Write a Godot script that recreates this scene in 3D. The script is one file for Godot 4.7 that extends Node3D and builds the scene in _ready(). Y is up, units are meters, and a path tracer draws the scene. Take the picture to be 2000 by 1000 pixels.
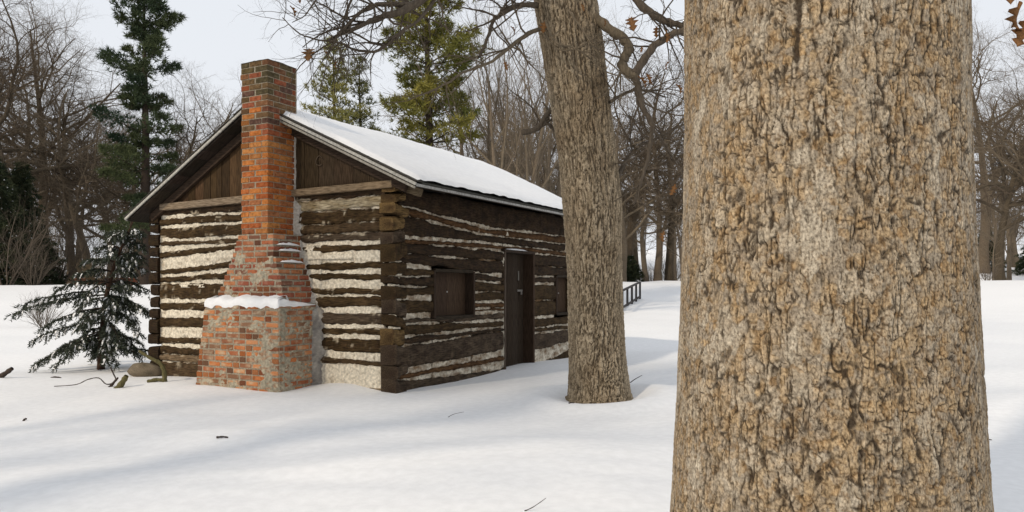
extends Node3D
# A log cabin with a brick chimney in a snowy park, seen past the trunk of a large oak.

const EYE := 1.25
var root_count := {}
var nz: Array[FastNoiseLite] = []
var rng := RandomNumberGenerator.new()
var M := {}

# ---------------------------------------------------------------- mesh helper
class Geo:
	var v := PackedVector3Array()
	var n := PackedVector3Array()
	var c := PackedColorArray()
	var ix := PackedInt32Array()

	func mesh(mat: Material, smooth := true) -> ArrayMesh:
		var a := []
		a.resize(Mesh.ARRAY_MAX)
		a[Mesh.ARRAY_VERTEX] = v
		a[Mesh.ARRAY_INDEX] = ix
		if c.size() == v.size():
			a[Mesh.ARRAY_COLOR] = c
		if smooth:
			if n.size() != v.size():
				n = PackedVector3Array()
				n.resize(v.size())
				for i in range(0, ix.size(), 3):
					var p := v[ix[i]]
					var q := (v[ix[i + 2]] - p).cross(v[ix[i + 1]] - p)
					n[ix[i]] += q
					n[ix[i + 1]] += q
					n[ix[i + 2]] += q
				for i in n.size():
					n[i] = n[i].normalized()
			a[Mesh.ARRAY_NORMAL] = n
		var m := ArrayMesh.new()
		m.add_surface_from_arrays(Mesh.PRIMITIVE_TRIANGLES, a)
		m.surface_set_material(0, mat)
		return m

	# rows x cols grid whose vertices start at base; the face looks towards (rows up) x (cols right)
	func quads(base: int, rows: int, cols: int, wrap := false) -> void:
		for i in rows - 1:
			for j in (cols if wrap else cols - 1):
				var a := base + i * cols + j
				var b := base + i * cols + (j + 1) % cols
				ix.append_array([a, a + cols, b + cols, a, b + cols, b])

	func tri(p: Vector3, q: Vector3, r: Vector3, col: Color) -> void:
		var b := v.size()
		v.append_array([p, q, r])
		c.append_array([col, col, col])
		ix.append_array([b, b + 1, b + 2])

	func quad(p: Vector3, q: Vector3, r: Vector3, s: Vector3, col: Color) -> void:
		var b := v.size()
		v.append_array([p, q, r, s])
		c.append_array([col, col, col, col])
		ix.append_array([b, b + 1, b + 2, b, b + 2, b + 3])

	# chamfered box, flat shaded: centre, axes, half sizes, chamfer
	func box(o: Vector3, bs: Basis, h: Vector3, ch: float, col: Color) -> void:
		var f := []
		for ax in 3:
			for sg in [-1.0, 1.0]:
				var e := [Vector3(), Vector3(), Vector3()]
				e[ax][ax] = h[ax] * sg
				var k1 := (ax + 1) % 3
				var k2 := (ax + 2) % 3
				var ring := []
				for s in [[-1, -1], [1, -1], [1, 1], [-1, 1]]:
					var p: Vector3 = e[ax]
					p[k1] = (h[k1] - ch) * s[0]
					p[k2] = (h[k2] - ch) * s[1]
					ring.append(p)
				if sg > 0:
					ring.reverse()
				f.append(ring)
				quad(o + bs * ring[0], o + bs * ring[1], o + bs * ring[2], o + bs * ring[3], col)
		if ch <= 0.0:
			return
		for ax in 3:
			var k1 := (ax + 1) % 3
			var k2 := (ax + 2) % 3
			for s1 in [-1.0, 1.0]:
				for s2 in [-1.0, 1.0]:
					var p := Vector3()
					var q := Vector3()
					p[k1] = h[k1] * s1
					p[k2] = (h[k2] - ch) * s2
					q[k1] = (h[k1] - ch) * s1
					q[k2] = h[k2] * s2
					var l := Vector3()
					l[ax] = h[ax] - ch
					var w := [p - l, p + l, q + l, q - l]
					if s1 * s2 < 0:
						w.reverse()
					quad(o + bs * w[0], o + bs * w[1], o + bs * w[2], o + bs * w[3], col)
		for s in [[-1, -1, -1], [1, -1, -1], [-1, 1, -1], [1, 1, -1], [-1, -1, 1], [1, -1, 1], [-1, 1, 1], [1, 1, 1]]:
			var sg := Vector3(s[0], s[1], s[2])
			var a := sg * Vector3(h.x, h.y - ch, h.z - ch)
			var b := sg * Vector3(h.x - ch, h.y, h.z - ch)
			var d := sg * Vector3(h.x - ch, h.y - ch, h.z)
			if s[0] * s[1] * s[2] > 0:
				tri(o + bs * a, o + bs * d, o + bs * b, col)
			else:
				tri(o + bs * a, o + bs * b, o + bs * d, col)

	func bar(a: Vector3, b: Vector3, w: float, hh: float, up: Vector3, ch: float, col: Color) -> void:
		var x := (b - a).normalized()
		var z := x.cross(up).normalized()
		var y := z.cross(x)
		box((a + b) * 0.5, Basis(x, y, z), Vector3(a.distance_to(b) * 0.5, hh * 0.5, w * 0.5), ch, col)

	# tapered tube with smooth normals
	func tube(p: PackedVector3Array, r: PackedFloat32Array, sides: int, col: Color) -> void:
		var base := v.size()
		var k := p.size()
		var t := (p[1] - p[0]).normalized()
		var u := t.cross(Vector3(0.31, 0.2, 0.93)).normalized()
		for i in k:
			var t2 := ((p[mini(i + 1, k - 1)] - p[maxi(i - 1, 0)])).normalized()
			u = (u - t2 * u.dot(t2)).normalized()
			var w := t2.cross(u)
			for j in sides:
				var an := TAU * j / sides
				var dir := u * cos(an) + w * sin(an)
				v.append(p[i] + dir * r[i])
				n.append(dir)
				c.append(col)
		quads(base, k, sides, true)

# ---------------------------------------------------------------- small helpers
func lin(r: float, g: float, b: float) -> Color:
	return Color(r, g, b).linear_to_srgb()

func noise(seed_: int, f: float, oct := 3, type := FastNoiseLite.TYPE_SIMPLEX_SMOOTH) -> FastNoiseLite:
	var x := FastNoiseLite.new()
	x.seed = seed_
	x.noise_type = type
	x.frequency = f
	x.fractal_type = FastNoiseLite.FRACTAL_FBM if oct > 1 else FastNoiseLite.FRACTAL_NONE
	x.fractal_octaves = oct
	return x

# a tileable picture: noise bytes run through a ramp of colours
func noise_tex(seed_: int, size: Vector2i, f: float, ramp: Array, oct := 4, lo := 0.0, hi := 1.0) -> ImageTexture:
	var x := noise(seed_, f, oct)
	var src := x.get_seamless_image(size.x, size.y).get_data()
	var lut := PackedByteArray()
	for i in 256:
		var t := clampf((i / 255.0 - lo) / (hi - lo), 0, 1) * (ramp.size() - 1)
		var k := mini(int(t), ramp.size() - 2)
		var col: Color = (ramp[k] as Color).lerp(ramp[k + 1], t - k)
		lut.append_array([col.r8, col.g8, col.b8])
	var dst := PackedByteArray()
	dst.resize(src.size() * 3)
	for i in src.size():
		var b := src[i] * 3
		dst[i * 3] = lut[b]
		dst[i * 3 + 1] = lut[b + 1]
		dst[i * 3 + 2] = lut[b + 2]
	return ImageTexture.create_from_image(Image.create_from_data(size.x, size.y, false, Image.FORMAT_RGB8, dst))

func mat(col: Color, rough := 0.9, tex: Texture2D = null, scale := Vector3.ONE, vert := false, bump: Texture2D = null, bump_cm := 0.5, world := false) -> StandardMaterial3D:
	var m := StandardMaterial3D.new()
	m.albedo_color = col
	m.roughness = rough
	m.metallic_specular = 0.25
	m.vertex_color_use_as_albedo = vert
	m.albedo_texture = tex
	if bump:
		m.heightmap_enabled = true
		m.heightmap_texture = bump
		m.heightmap_scale = bump_cm
	if tex or bump:
		m.uv1_triplanar = true
		m.uv1_world_triplanar = world
		m.uv1_scale = scale
		m.uv1_triplanar_sharpness = 4.0
	return m

func label(o: Node, text: String, category: String, group := "") -> void:
	o.set_meta("label", text)
	o.set_meta("category", category)
	if group:
		o.set_meta("group", group)

func named(o: Node, called: String, parent: Node) -> void:
	var key := "%d/%s" % [parent.get_instance_id(), called]
	var k: int = root_count.get(key, 0)
	root_count[key] = k + 1
	o.name = called if k == 0 else "%s_%03d" % [called, k]
	parent.add_child(o, true)

func thing(called: String, at := Vector3.ZERO, turn := 0.0) -> Node3D:
	var o := Node3D.new()
	named(o, called, self)
	o.position = at
	o.rotation.y = turn
	return o

func part(called: String, parent: Node, mesh: Mesh, at := Vector3.ZERO) -> MeshInstance3D:
	var o := MeshInstance3D.new()
	o.mesh = mesh
	o.position = at
	named(o, called, parent)
	return o

func copy(src: Node3D, at: Vector3, turn: float, sc: float, called: String) -> Node3D:
	var o: Node3D = src.duplicate()
	named(o, called, self)
	o.position = at
	o.rotation = Vector3(0, turn, 0)
	o.scale = Vector3.ONE * sc
	return o

# place by bearing: px is the pixel column that a bearing has in the photograph, d the depth in metres
func spot(px: float, d: float) -> Vector3:
	var x := (px - 1000.0) / 1518.0 * d
	return Vector3(x, snow_h(x, d), -d)

func pt(px: float, py: float, d: float) -> Vector3:
	return Vector3((px - 1000.0) / 1518.0 * d, EYE + (562.0 - py) / 1518.0 * d, -d)

func rv(s: float) -> Vector3:
	return Vector3(rng.randf_range(-s, s), rng.randf_range(-s, s), rng.randf_range(-s, s))

# ---------------------------------------------------------------- the snow surface
var g1: FastNoiseLite
var g2: FastNoiseLite
var g3: FastNoiseLite

func snow_h(x: float, d: float) -> float:
	# cabin axes: p along the gable (0 at the near corner, negative to the left), q out from the gable
	var dx := x + 1.408
	var dd := d - 9.2
	var p := dx * 0.8813 - dd * 0.4726
	var q := -dx * 0.4726 - dd * 0.8813
	var px := maxf(maxf(p - 0.0, -4.2 - p), 0.0)
	var qx := maxf(maxf(q - 0.0, -5.4 - q), 0.0)
	var near := smoothstep(0.3, 3.0, sqrt(px * px + qx * qx))
	var far := smoothstep(14.0, 40.0, d) * 0.3
	var h := g1.get_noise_2d(x, d * 1.6) * lerpf(0.02, 0.11, near) * (1.0 + far) + g2.get_noise_2d(x, d * 1.8) * 0.016 * near + g3.get_noise_2d(x * 0.22 + d * 0.1, d * 0.75) * 0.006
	# drifts against the walls
	if near < 1.0:
		h += 0.075 * exp(-pow((p + 0.72) / 0.42, 2)) * exp(-pow((q - 0.02) / 0.3, 2))
		h += 0.035 * exp(-pow((p + 3.2) / 0.6, 2)) * exp(-pow((q - 0.5) / 0.5, 2))
		h += 0.05 * exp(-pow((p - 0.1) / 0.4, 2)) * exp(-pow((q + 3.6) / 1.2, 2))
		h += 0.03 * exp(-pow((p + 2.3) / 0.5, 2)) * exp(-pow((q - 0.8) / 0.25, 2))
	# wells round the two oaks
	var r2 := sqrt(pow(x - 1.0, 2) + pow(d - 8.85, 2))
	h += 0.055 * exp(-pow((r2 - 0.72) / 0.22, 2)) - 0.075 * exp(-pow(r2 / 0.47, 4))
	# the long rise to the crest, the dip behind it and the far slope
	var side := smoothstep(-20.0, 25.0, x)
	var dc := lerpf(46.0, 60.0, side)
	h += smoothstep(dc - 24.0, dc, d) * lerpf(1.40, 1.80, side)
	h -= smoothstep(dc + 0.5, dc + 9.0, d) * lerpf(0.55, 0.4, side)
	h += smoothstep(dc + 10.0, dc + 60.0, d) * lerpf(2.6, 4.6, side)
	h += smoothstep(125.0, 300.0, d) * 9.0
	return h

func build_snow() -> void:
	var g := Geo.new()
	var k := 360
	var a := 1.6
	var b := 6.1
	for i in k:
		var u := 2.0 * i / (k - 1.0) - 1.0
		var z := 4.5 + a * sinh(b * u)
		for j in k:
			var w := 2.0 * j / (k - 1.0) - 1.0
			var x := a * sinh(b * w)
			g.v.append(Vector3(x, snow_h(x, z), -z))
	g.quads(0, k, k)
	var o := part("snow_ground", self, g.mesh(M.snow))
	o.set_meta("kind", "structure")

# ---------------------------------------------------------------- logs and chinking
# a hewn log along x between x0 and x1; lo and hi give its lower and upper edge at x
func log_mesh(x0: float, x1: float, lo: Callable, hi: Callable, seed_: int, col: Color, col2: Color, m: Material, proud := 0.0, edge := 0.022, back := 0.16, dx := 0.022, smear := 0.0) -> ArrayMesh:
	var g := Geo.new()
	var fy := [0.0, 0.03, 0.14, 0.32, 0.5, 0.68, 0.86, 0.97, 1.0, 1.0, 0.0]
	var fz := [-0.055, -0.014, 0.0, 0.005, 0.007, 0.005, 0.0, -0.014, -0.055, -back, -back]
	var nu := maxi(3, int((x1 - x0) / dx) + 1)
	var s := seed_ * 7.31
	var rings := []
	for i in nu:
		var x := lerpf(x0, x1, i / (nu - 1.0))
		var a: float = (lo as Callable).call(x)
		var b: float = (hi as Callable).call(x)
		a += nz[0].get_noise_2d(x * 2.2, s) * edge + nz[1].get_noise_2d(x * 2.0, s) * edge * 0.7
		b += nz[0].get_noise_2d(x * 2.2, s + 40.0) * edge + nz[1].get_noise_2d(x * 2.0, s + 40.0) * edge * 0.7
		for j in 11:
			var y := lerpf(a, b, fy[j]) + nz[2].get_noise_2d(x * 0.9, s + j * 0.2) * edge * 0.35
			var z: float = fz[j] + proud
			if j < 9:
				z += nz[1].get_noise_3d(x * 1.2, y * 3.0, s) * 0.009 + nz[0].get_noise_2d(x * 1.5, s + 9.0) * 0.012
			g.v.append(Vector3(x, y, z))
			var t := clampf(0.5 + 1.1 * nz[1].get_noise_3d(x * 0.8, y * 4.0, s + 3.0), 0, 1)
			var cc := col.lerp(col2, t)
			var k := 1.0 + 0.35 * nz[2].get_noise_3d(x * 2.5, y * 1.0, s)
			cc = Color(cc.r * k, cc.g * k, cc.b * k)
			if smear > 0.0 and j < 9:
				# lime dragged over the log by the trowel, mostly near its edges
				var at_edge := absf(fy[j] - 0.5) * 2.0
				var sm := smoothstep(0.30, 0.48, nz[1].get_noise_3d(x * 0.55, y * 2.2, s * 0.3 + 50.0) + nz[2].get_noise_2d(x * 1.2, y * 1.6) * 0.35 + at_edge * at_edge * 0.30 - 0.14 + (smear - 1.0) * 0.2)
				cc = cc.lerp(Color(0.62, 0.54, 0.41), sm * 0.85)
			g.c.append(cc)
	var r := 11
	# outside faces: rows run along x, columns run up the front
	for i in nu - 1:
		for j in r:
			var p := i * r + j
			var q := i * r + (j + 1) % r
			g.ix.append_array([p, q, q + r, p, q + r, p + r])
	for e in 2:
		var base := g.v.size()
		var off: int = 0 if e == 0 else (nu - 1) * r
		var mid := Vector3()
		for j in r:
			g.v.append(g.v[off + j])
			g.c.append(g.c[off + j])
			mid += g.v[off + j] / r
		g.v.append(mid)
		g.c.append(col)
		for j in r:
			if e == 0:
				g.ix.append_array([base + (j + 1) % r, base + j, base + r])
			else:
				g.ix.append_array([base + j, base + (j + 1) % r, base + r])
	return g.mesh(m)

# lime mortar pressed into the gap between two logs
func chink_mesh(x0: float, x1: float, lo: Callable, hi: Callable, seed_: int, dirt: float, z0 := -0.017, over := 0.035, amp := 0.017) -> ArrayMesh:
	var g := Geo.new()
	var nu := maxi(3, int((x1 - x0) / 0.016) + 1)
	var nv := 0
	for i in nu:
		var x := lerpf(x0, x1, i / (nu - 1.0))
		var a: float = (lo as Callable).call(x) - over
		var b: float = (hi as Callable).call(x) + over
		if i == 0:
			nv = clampi(int((b - a) / 0.014) + 2, 5, 22)
		for j in nv:
			var y := lerpf(a, b, j / (nv - 1.0))
			var z := z0 + nz[1].get_noise_3d(x * 1.3, y * 3.0, 5.0 + seed_ * 0.13) * amp * 1.3 + nz[2].get_noise_3d(x * 1.4, y * 1.8, 1.0) * amp * 0.2 + nz[0].get_noise_2d(x * 2.0, y * 2.0 + seed_) * amp * 0.8
			if i == 0 or i == nu - 1 or j == 0 or j == nv - 1:
				z -= 0.09
			g.v.append(Vector3(x, y, z))
			var t := clampf(dirt * 1.1 - 0.03 + (0.32 + 0.7 * dirt) * nz[1].get_noise_3d(x * 1.0, y * 2.5, 31.0) * 1.6 - 0.05, 0, 1)
			t = clampf(t + maxf(0.0, nz[2].get_noise_3d(x * 1.6, y * 1.6, 3.0) - 0.2) * 1.2, 0, 1)
			g.c.append(Color(0.84, 0.76, 0.61).lerp(Color(0.24, 0.15, 0.08), t))
	for i in nu - 1:
		for j in nv - 1:
			var p := i * nv + j
			g.ix.append_array([p, p + 1, p + 1 + nv, p, p + 1 + nv, p + nv])
	return g.mesh(M.mortar_white)

func flat(y: float) -> Callable:
	return func(_x: float) -> float: return y

func slope(xa: float, ya: float, xb: float, yb: float) -> Callable:
	return func(x: float) -> float: return ya + (yb - ya) * (x - xa) / (xb - xa)

# edge given at 0.65, 2.2 and 4.05 m along the long wall
func three(a: float, b: float, c: float) -> Callable:
	return func(x: float) -> float:
		return lerpf(a, b, (x - 0.65) / 1.55) if x < 2.2 else lerpf(b, c, clampf((x - 2.2) / 1.85, 0, 1.5))

func build_wall(wall: Node3D, rows: Array, zones: Array, dirt: float) -> void:
	var k := 0
	for r in rows:
		k += 1
		var cs: Array = LOGCOL[r[4]]
		part("log", wall, log_mesh(r[0], r[1], r[2], r[3], k + int(dirt * 100), cs[0], cs[1], M.wood, 0.0, 0.022, 0.16, 0.022, 0.8 if dirt < 0.1 else 0.0))
	for zn in zones:
		var xm: float = (zn[0] + zn[1]) * 0.5
		var here := rows.filter(func(r): return r[0] < xm and r[1] > xm)
		here.sort_custom(func(p, q): return (p[2] as Callable).call(xm) < (q[2] as Callable).call(xm))
		for i in here.size() - 1:
			var lo: Callable = here[i][3]
			var hi: Callable = here[i + 1][2]
			var gap: float = (hi as Callable).call(xm) - (lo as Callable).call(xm)
			if gap > 0.45:
				continue
			k += 1
			var dd := dirt
			if gap < 0.012:
				dd += 0.5
			part("chinking", wall, chink_mesh(zn[0], zn[1], lo, hi, k, dd, -0.018 - 0.042 * dirt - (0.012 if gap < 0.012 else 0.0), 0.035, (0.013 if dirt < 0.1 else 0.011) + minf(gap * 0.03, 0.006)))

var LOGCOL := {
	"dark": [Color(0.046, 0.029, 0.014), Color(0.100, 0.064, 0.031)],
	"brown": [Color(0.075, 0.048, 0.026), Color(0.12, 0.08, 0.045)],
	"straw": [Color(0.30, 0.23, 0.13), Color(0.52, 0.45, 0.32)],
	"tan": [Color(0.16, 0.11, 0.065), Color(0.26, 0.19, 0.12)],
	"char": [Color(0.033, 0.022, 0.014), Color(0.076, 0.048, 0.027)],
	"rust": [Color(0.080, 0.043, 0.02), Color(0.16, 0.085, 0.038)],
	"gold": [Color(0.075, 0.046, 0.022), Color(0.27, 0.175, 0.075)],
	"mid": [Color(0.055, 0.038, 0.026), Color(0.13, 0.095, 0.065)],
}

func prism(g: Geo, poly: PackedVector2Array, z0: float, z1: float, col: Color) -> void:
	var k := poly.size()
	for i in range(1, k - 1):
		g.tri(Vector3(poly[0].x, poly[0].y, z1), Vector3(poly[i].x, poly[i].y, z1), Vector3(poly[i + 1].x, poly[i + 1].y, z1), col)
		g.tri(Vector3(poly[0].x, poly[0].y, z0), Vector3(poly[i + 1].x, poly[i + 1].y, z0), Vector3(poly[i].x, poly[i].y, z0), col)
	for i in k:
		var a := poly[i]
		var b := poly[(i + 1) % k]
		g.quad(Vector3(a.x, a.y, z0), Vector3(a.x, a.y, z1), Vector3(b.x, b.y, z1), Vector3(b.x, b.y, z0), col)

# ---------------------------------------------------------------- the cabin
const APEX := Vector2(-2.05, 3.60)
const EAVE_R := Vector2(0.50, 2.41)
const EAVE_L := Vector2(-4.53, 2.225)
const ROOF_Z0 := -5.68
const ROOF_Z1 := 0.25

func build_cabin() -> void:
	var cabin := thing("log_cabin", Vector3(-1.408, 0, -9.2), -asin(0.4726))
	label(cabin, "old dark log cabin with white chinking, red brick chimney and snowy gable roof", "cabin")
	gable(cabin)
	long_wall(cabin)
	plain_walls(cabin)
	corners(cabin)
	chimney(cabin)
	roof(cabin)

func gable(cabin: Node3D) -> void:
	var w := Node3D.new()
	named(w, "gable_wall", cabin)
	var L := []
	for r in [[2.273, 2.40, "char", 0.0], [2.145, 2.241, "dark", 0.0], [1.951, 2.107, "dark", 0.0], [1.845, 1.908, "brown", 0.0], [1.717, 1.802, "dark", 0.05], [1.493, 1.561, "dark", 0.05], [1.356, 1.434, "dark", 0.03], [1.086, 1.308, "dark", 0.0], [0.935, 1.048, "dark", 0.0], [0.681, 0.832, "dark", 0.0], [0.457, 0.544, "dark", 0.0], [0.306, 0.414, "dark", 0.0], [0.205, 0.296, "tan", 0.0], [-0.12, 0.196, "brown", 0.0]]:
		L.append([-4.14, -1.85, slope(-4.1, r[0] - r[3], -3.3, r[0]), slope(-4.1, r[1] - r[3], -3.3, r[1]), r[2]])
	var R := []
	for r in [[2.354, 2.45, "char"], [2.214, 2.352, "straw"], [2.048, 2.208, "dark"], [1.924, 2.044, "brown"], [1.824, 1.918, "mid"], [1.693, 1.777, "dark"], [1.481, 1.564, "dark"], [1.352, 1.427, "dark"], [1.169, 1.246, "dark"], [1.016, 1.138, "dark"], [0.794, 0.95, "mid"], [0.679, 0.757, "dark"], [0.47, 0.638, "dark"], [0.308, 0.376, "brown"], [-0.16, 0.06, "tan"]]:
		R.append([-1.75, -0.12, flat(r[0]), flat(r[1]), r[2]])
	build_wall(w, L, [[-4.15, -1.85]], 0.06)
	build_wall(w, R, [[-1.75, -0.12]], 0.03)
	# thick lime patches plastered over logs, as on the weathered wall
	part("chinking", w, chink_mesh(-1.3, -0.11, flat(0.05), flat(0.27), 801, 0.0, 0.004, 0.05, 0.008))
	part("chinking", w, chink_mesh(-0.17, -0.11, flat(-0.02), flat(2.30), 802, 0.0, -0.008, 0.0, 0.014))
	part("chinking", w, chink_mesh(-4.16, -4.11, flat(0.4), flat(2.24), 803, 0.0, -0.006, 0.0, 0.012))
	part("chinking", w, chink_mesh(-1.62, -1.1, flat(1.1), flat(1.8), 804, 0.0, -0.006, 0.0, 0.02))
	part("chinking", w, chink_mesh(-3.75, -3.2, flat(1.25), flat(1.30), 805, 0.0, 0.0, 0.01, 0.014))
	part("chinking", w, chink_mesh(-1.45, -0.6, flat(1.585), flat(1.68), 806, 0.0, 0.006, 0.0, 0.016))
	# the horizontal boards above the logs
	var g := Geo.new()
	g.bar(Vector3(-4.06, 2.395, 0.035), Vector3(-1.9, 2.43, 0.035), 0.07, 0.095, Vector3.UP, 0.006, Color(0.30, 0.235, 0.165))
	part("tie_board", w, g.mesh(M.plank, false))
	g = Geo.new()
	g.bar(Vector3(-1.62, 2.452, 0.035), Vector3(0.03, 2.475, 0.035), 0.07, 0.085, Vector3.UP, 0.006, Color(0.29, 0.215, 0.14))
	part("tie_board", w, g.mesh(M.plank, false))
	# vertical boards in the gable triangle
	var sr := (APEX.y - EAVE_R.y) / (EAVE_R.x - APEX.x)
	var sl := (APEX.y - EAVE_L.y) / (APEX.x - EAVE_L.x)
	var top := func(x: float) -> float: return APEX.y - 0.07 - (maxf(x - APEX.x, 0) * sr + maxf(APEX.x - x, 0) * sl)
	var x := -4.0
	while x < 0.0:
		var wd := rng.randf_range(0.10, 0.17) if x < -2.0 else rng.randf_range(0.22, 0.30)
		var b := minf(x + wd, 0.02)
		var y0 := 2.43 if x < -1.9 else 2.47
		if (top as Callable).call(b) > y0 or (top as Callable).call(x) > y0:
			var k := rng.randf_range(0.55, 1.25)
			var cc := Color(0.088, 0.054, 0.028) * k
			if x > -2.4 and x < -2.0:
				cc = Color(0.13, 0.10, 0.075)
			if x > -1.7:
				cc = Color(0.085, 0.058, 0.036) * k
			cc.a = 1.0
			var z := rng.randf_range(-0.006, 0.006)
			g = Geo.new()
			var xs: Array[float] = [x + 0.003, b - 0.003]
			var pl := PackedVector2Array([Vector2(xs[0], y0), Vector2(xs[1], y0)])
			pl.append(Vector2(xs[1], maxf((top as Callable).call(xs[1]), y0 + 0.003)))
			if xs[0] < APEX.x and xs[1] > APEX.x:
				pl.append(Vector2(APEX.x, (top as Callable).call(APEX.x)))
			pl.append(Vector2(xs[0], maxf((top as Callable).call(xs[0]), y0 + 0.003)))
			prism(g, pl, -0.035, z, cc)
			part("board", w, g.mesh(M.plank_v, false))
		x = b + 0.0001
	# rafters that follow the roof on the face of the gable
	for e in [EAVE_R, EAVE_L]:
		var dir: Vector2 = (e - APEX).normalized()
		var down := Vector2(-dir.y, dir.x) * (1.0 if e == EAVE_L else -1.0)
		if down.y > 0:
			down = -down
		var a: Vector2 = APEX + down * 0.11
		var bb: Vector2 = e + down * 0.11 - dir * 0.25
		g = Geo.new()
		g.bar(Vector3(a.x, a.y, 0.04), Vector3(bb.x, bb.y, 0.04), 0.055, 0.11, Vector3.UP, 0.005, Color(0.062, 0.042, 0.028))
		part("rafter", w, g.mesh(M.plank, false))
	# end of the eave beam that sticks out past the corner
	g = Geo.new()
	g.bar(Vector3(0.06, 2.47, -0.05), Vector3(0.36, 2.36, -0.05), 0.09, 0.10, Vector3.UP, 0.008, Color(0.17, 0.13, 0.085))
	part("beam_end", w, g.mesh(M.plank, false))
	# a bent iron hook on the gable boards, and a nail slot
	g = Geo.new()
	var ring := PackedVector3Array()
	var rr := PackedFloat32Array()
	for i in 15:
		var an := 0.5 + i / 14.0 * 5.0
		ring.append(Vector3(-1.13 + cos(an) * 0.055, 2.84 + sin(an) * 0.06, 0.016 + 0.008 * sin(an * 2.0)))
		rr.append(0.006)
	g.tube(ring, rr, 6, Color(0.13, 0.095, 0.065))
	part("iron_hook", w, g.mesh(M.paint))

func long_wall(cabin: Node3D) -> void:
	var w := Node3D.new()
	named(w, "side_wall", cabin)
	w.rotation.y = PI / 2
	var rows := [
		[0.12, 5.38, three(2.223, 2.138, 2.15), flat(2.48), "char"],
		[0.12, 5.38, three(2.12, 2.021, 2.03), three(2.197, 2.094, 2.125), "rust"],
		[0.12, 5.38, three(1.892, 1.911, 1.90), three(2.10, 1.991, 2.005), "char"],
		[0.12, 5.38, three(1.80, 1.824, 1.81), three(1.845, 1.881, 1.88), "rust"],
		[0.12, 2.72, three(1.668, 1.656, 1.65), three(1.79, 1.792, 1.79), "char"],
		[3.73, 5.38, flat(1.61), flat(1.79), "char"],
		[0.12, 2.72, three(1.535, 1.463, 1.45), three(1.655, 1.645, 1.64), "char"],
		[0.12, 0.86, flat(1.412), flat(1.481), "dark"],
		[0.12, 0.86, flat(1.275), flat(1.384), "char"],
		[0.12, 0.86, flat(1.16), flat(1.263), "dark"],
		[0.12, 0.86, flat(0.939), flat(1.09), "dark"],
		[1.85, 2.72, slope(1.85, 1.372, 2.7, 1.335), slope(1.85, 1.45, 2.7, 1.405), "char"],
		[1.85, 2.72, slope(1.85, 1.21, 2.7, 1.19), slope(1.85, 1.335, 2.7, 1.295), "dark"],
		[1.85, 2.72, flat(1.077), flat(1.175), "dark"],
		[1.85, 2.72, flat(0.966), flat(1.037), "rust"],
		[1.85, 2.72, flat(0.907), flat(0.942), "rust"],
		[0.12, 2.72, three(0.812, 0.792, 0.79), three(0.86, 0.87, 0.87), "mid"],
		[0.12, 2.72, three(0.679, 0.68, 0.68), three(0.791, 0.758, 0.75), "dark"],
		[0.12, 2.72, three(0.572, 0.60, 0.60), three(0.643, 0.642, 0.64), "char"],
		[0.12, 2.72, three(0.268, 0.315, 0.32), three(0.545, 0.592, 0.60), "mid"],
		[0.12, 2.72, three(0.155, 0.16, 0.16), three(0.212, 0.22, 0.22), "rust"],
		[0.12, 2.72, three(-0.2, -0.2, -0.2), three(0.104, 0.04, 0.02), "mid"],
		[3.73, 5.38, flat(1.454), flat(1.60), "char"],
		[3.73, 4.56, flat(1.328), flat(1.427), "char"],
		[3.73, 4.56, flat(1.05), flat(1.292), "dark"],
		[3.73, 4.56, flat(0.785), flat(1.042), "dark"],
		[3.73, 5.38, flat(0.621), flat(0.747), "dark"],
		[3.73, 5.38, flat(0.529), flat(0.587), "dark"],
		[3.73, 5.38, slope(3.73, 0.24, 5.0, 0.29), flat(0.495), "mid"],
		[3.73, 5.38, flat(-0.2), slope(3.73, -0.03, 5.0, 0.13), "dark"],
	]
	build_wall(w, rows, [[0.12, 0.87], [0.87, 1.84], [1.84, 2.73], [2.73, 3.72], [3.72, 4.57], [4.57, 5.38]], 0.40)
	part("chinking", w, chink_mesh(0.10, 0.15, flat(1.16), flat(1.56), 901, 0.05, 0.0, 0.0, 0.014))
	part("chinking", w, chink_mesh(0.10, 0.15, flat(0.45), flat(0.95), 902, 0.05, 0.002, 0.0, 0.014))
	part("chinking", w, chink_mesh(0.11, 0.15, flat(2.10), flat(2.2), 903, 0.1, 0.0, 0.0, 0.012))
	part("chinking", w, chink_mesh(2.70, 2.735, flat(0.02), flat(1.09), 904, 0.0, 0.006, 0.0, 0.006))
	part("chinking", w, chink_mesh(2.68, 2.73, flat(1.56), flat(1.80), 905, 0.0, 0.004, 0.0, 0.01))
	for i in 4:
		var cx: float = [1.33, 1.98, 2.62, 2.78][i]
		part("chinking", w, chink_mesh(cx, cx + (0.03 if i < 3 else 0.09), flat(2.03), flat(2.10), 910 + i, 0.3 if i < 3 else 0.05, 0.002, 0.01, 0.01))
	# door: boards set back in the opening, jambs, lintel, hasp
	var door := Node3D.new()
	named(door, "door", w)
	var g := Geo.new()
	for i in 5:
		g = Geo.new()
		var k := rng.randf_range(0.8, 1.15)
		g.box(Vector3(2.85 + i * 0.188, 0.85, -0.185 + rng.randf_range(-0.003, 0.003)), Basis(), Vector3(0.092, 0.93, 0.014), 0.004, Color(0.060 * k, 0.043 * k, 0.031 * k))
		part("door_board", door, g.mesh(M.plank_v, false))
	for q in [[2.748, 0.0], [3.705, 1.0]]:
		g = Geo.new()
		g.box(Vector3(q[0], 0.87, -0.10), Basis(), Vector3(0.026, 0.95, 0.115), 0.005, Color(0.075, 0.05, 0.034) if q[1] > 0 else Color(0.11, 0.085, 0.065))
		part("jamb", door, g.mesh(M.plank_v, false))
	g = Geo.new()
	g.box(Vector3(3.22, 1.806, -0.10), Basis(), Vector3(0.51, 0.022, 0.125), 0.004, Color(0.07, 0.05, 0.036))
	part("lintel", door, g.mesh(M.plank, false))
	g = Geo.new()
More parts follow.
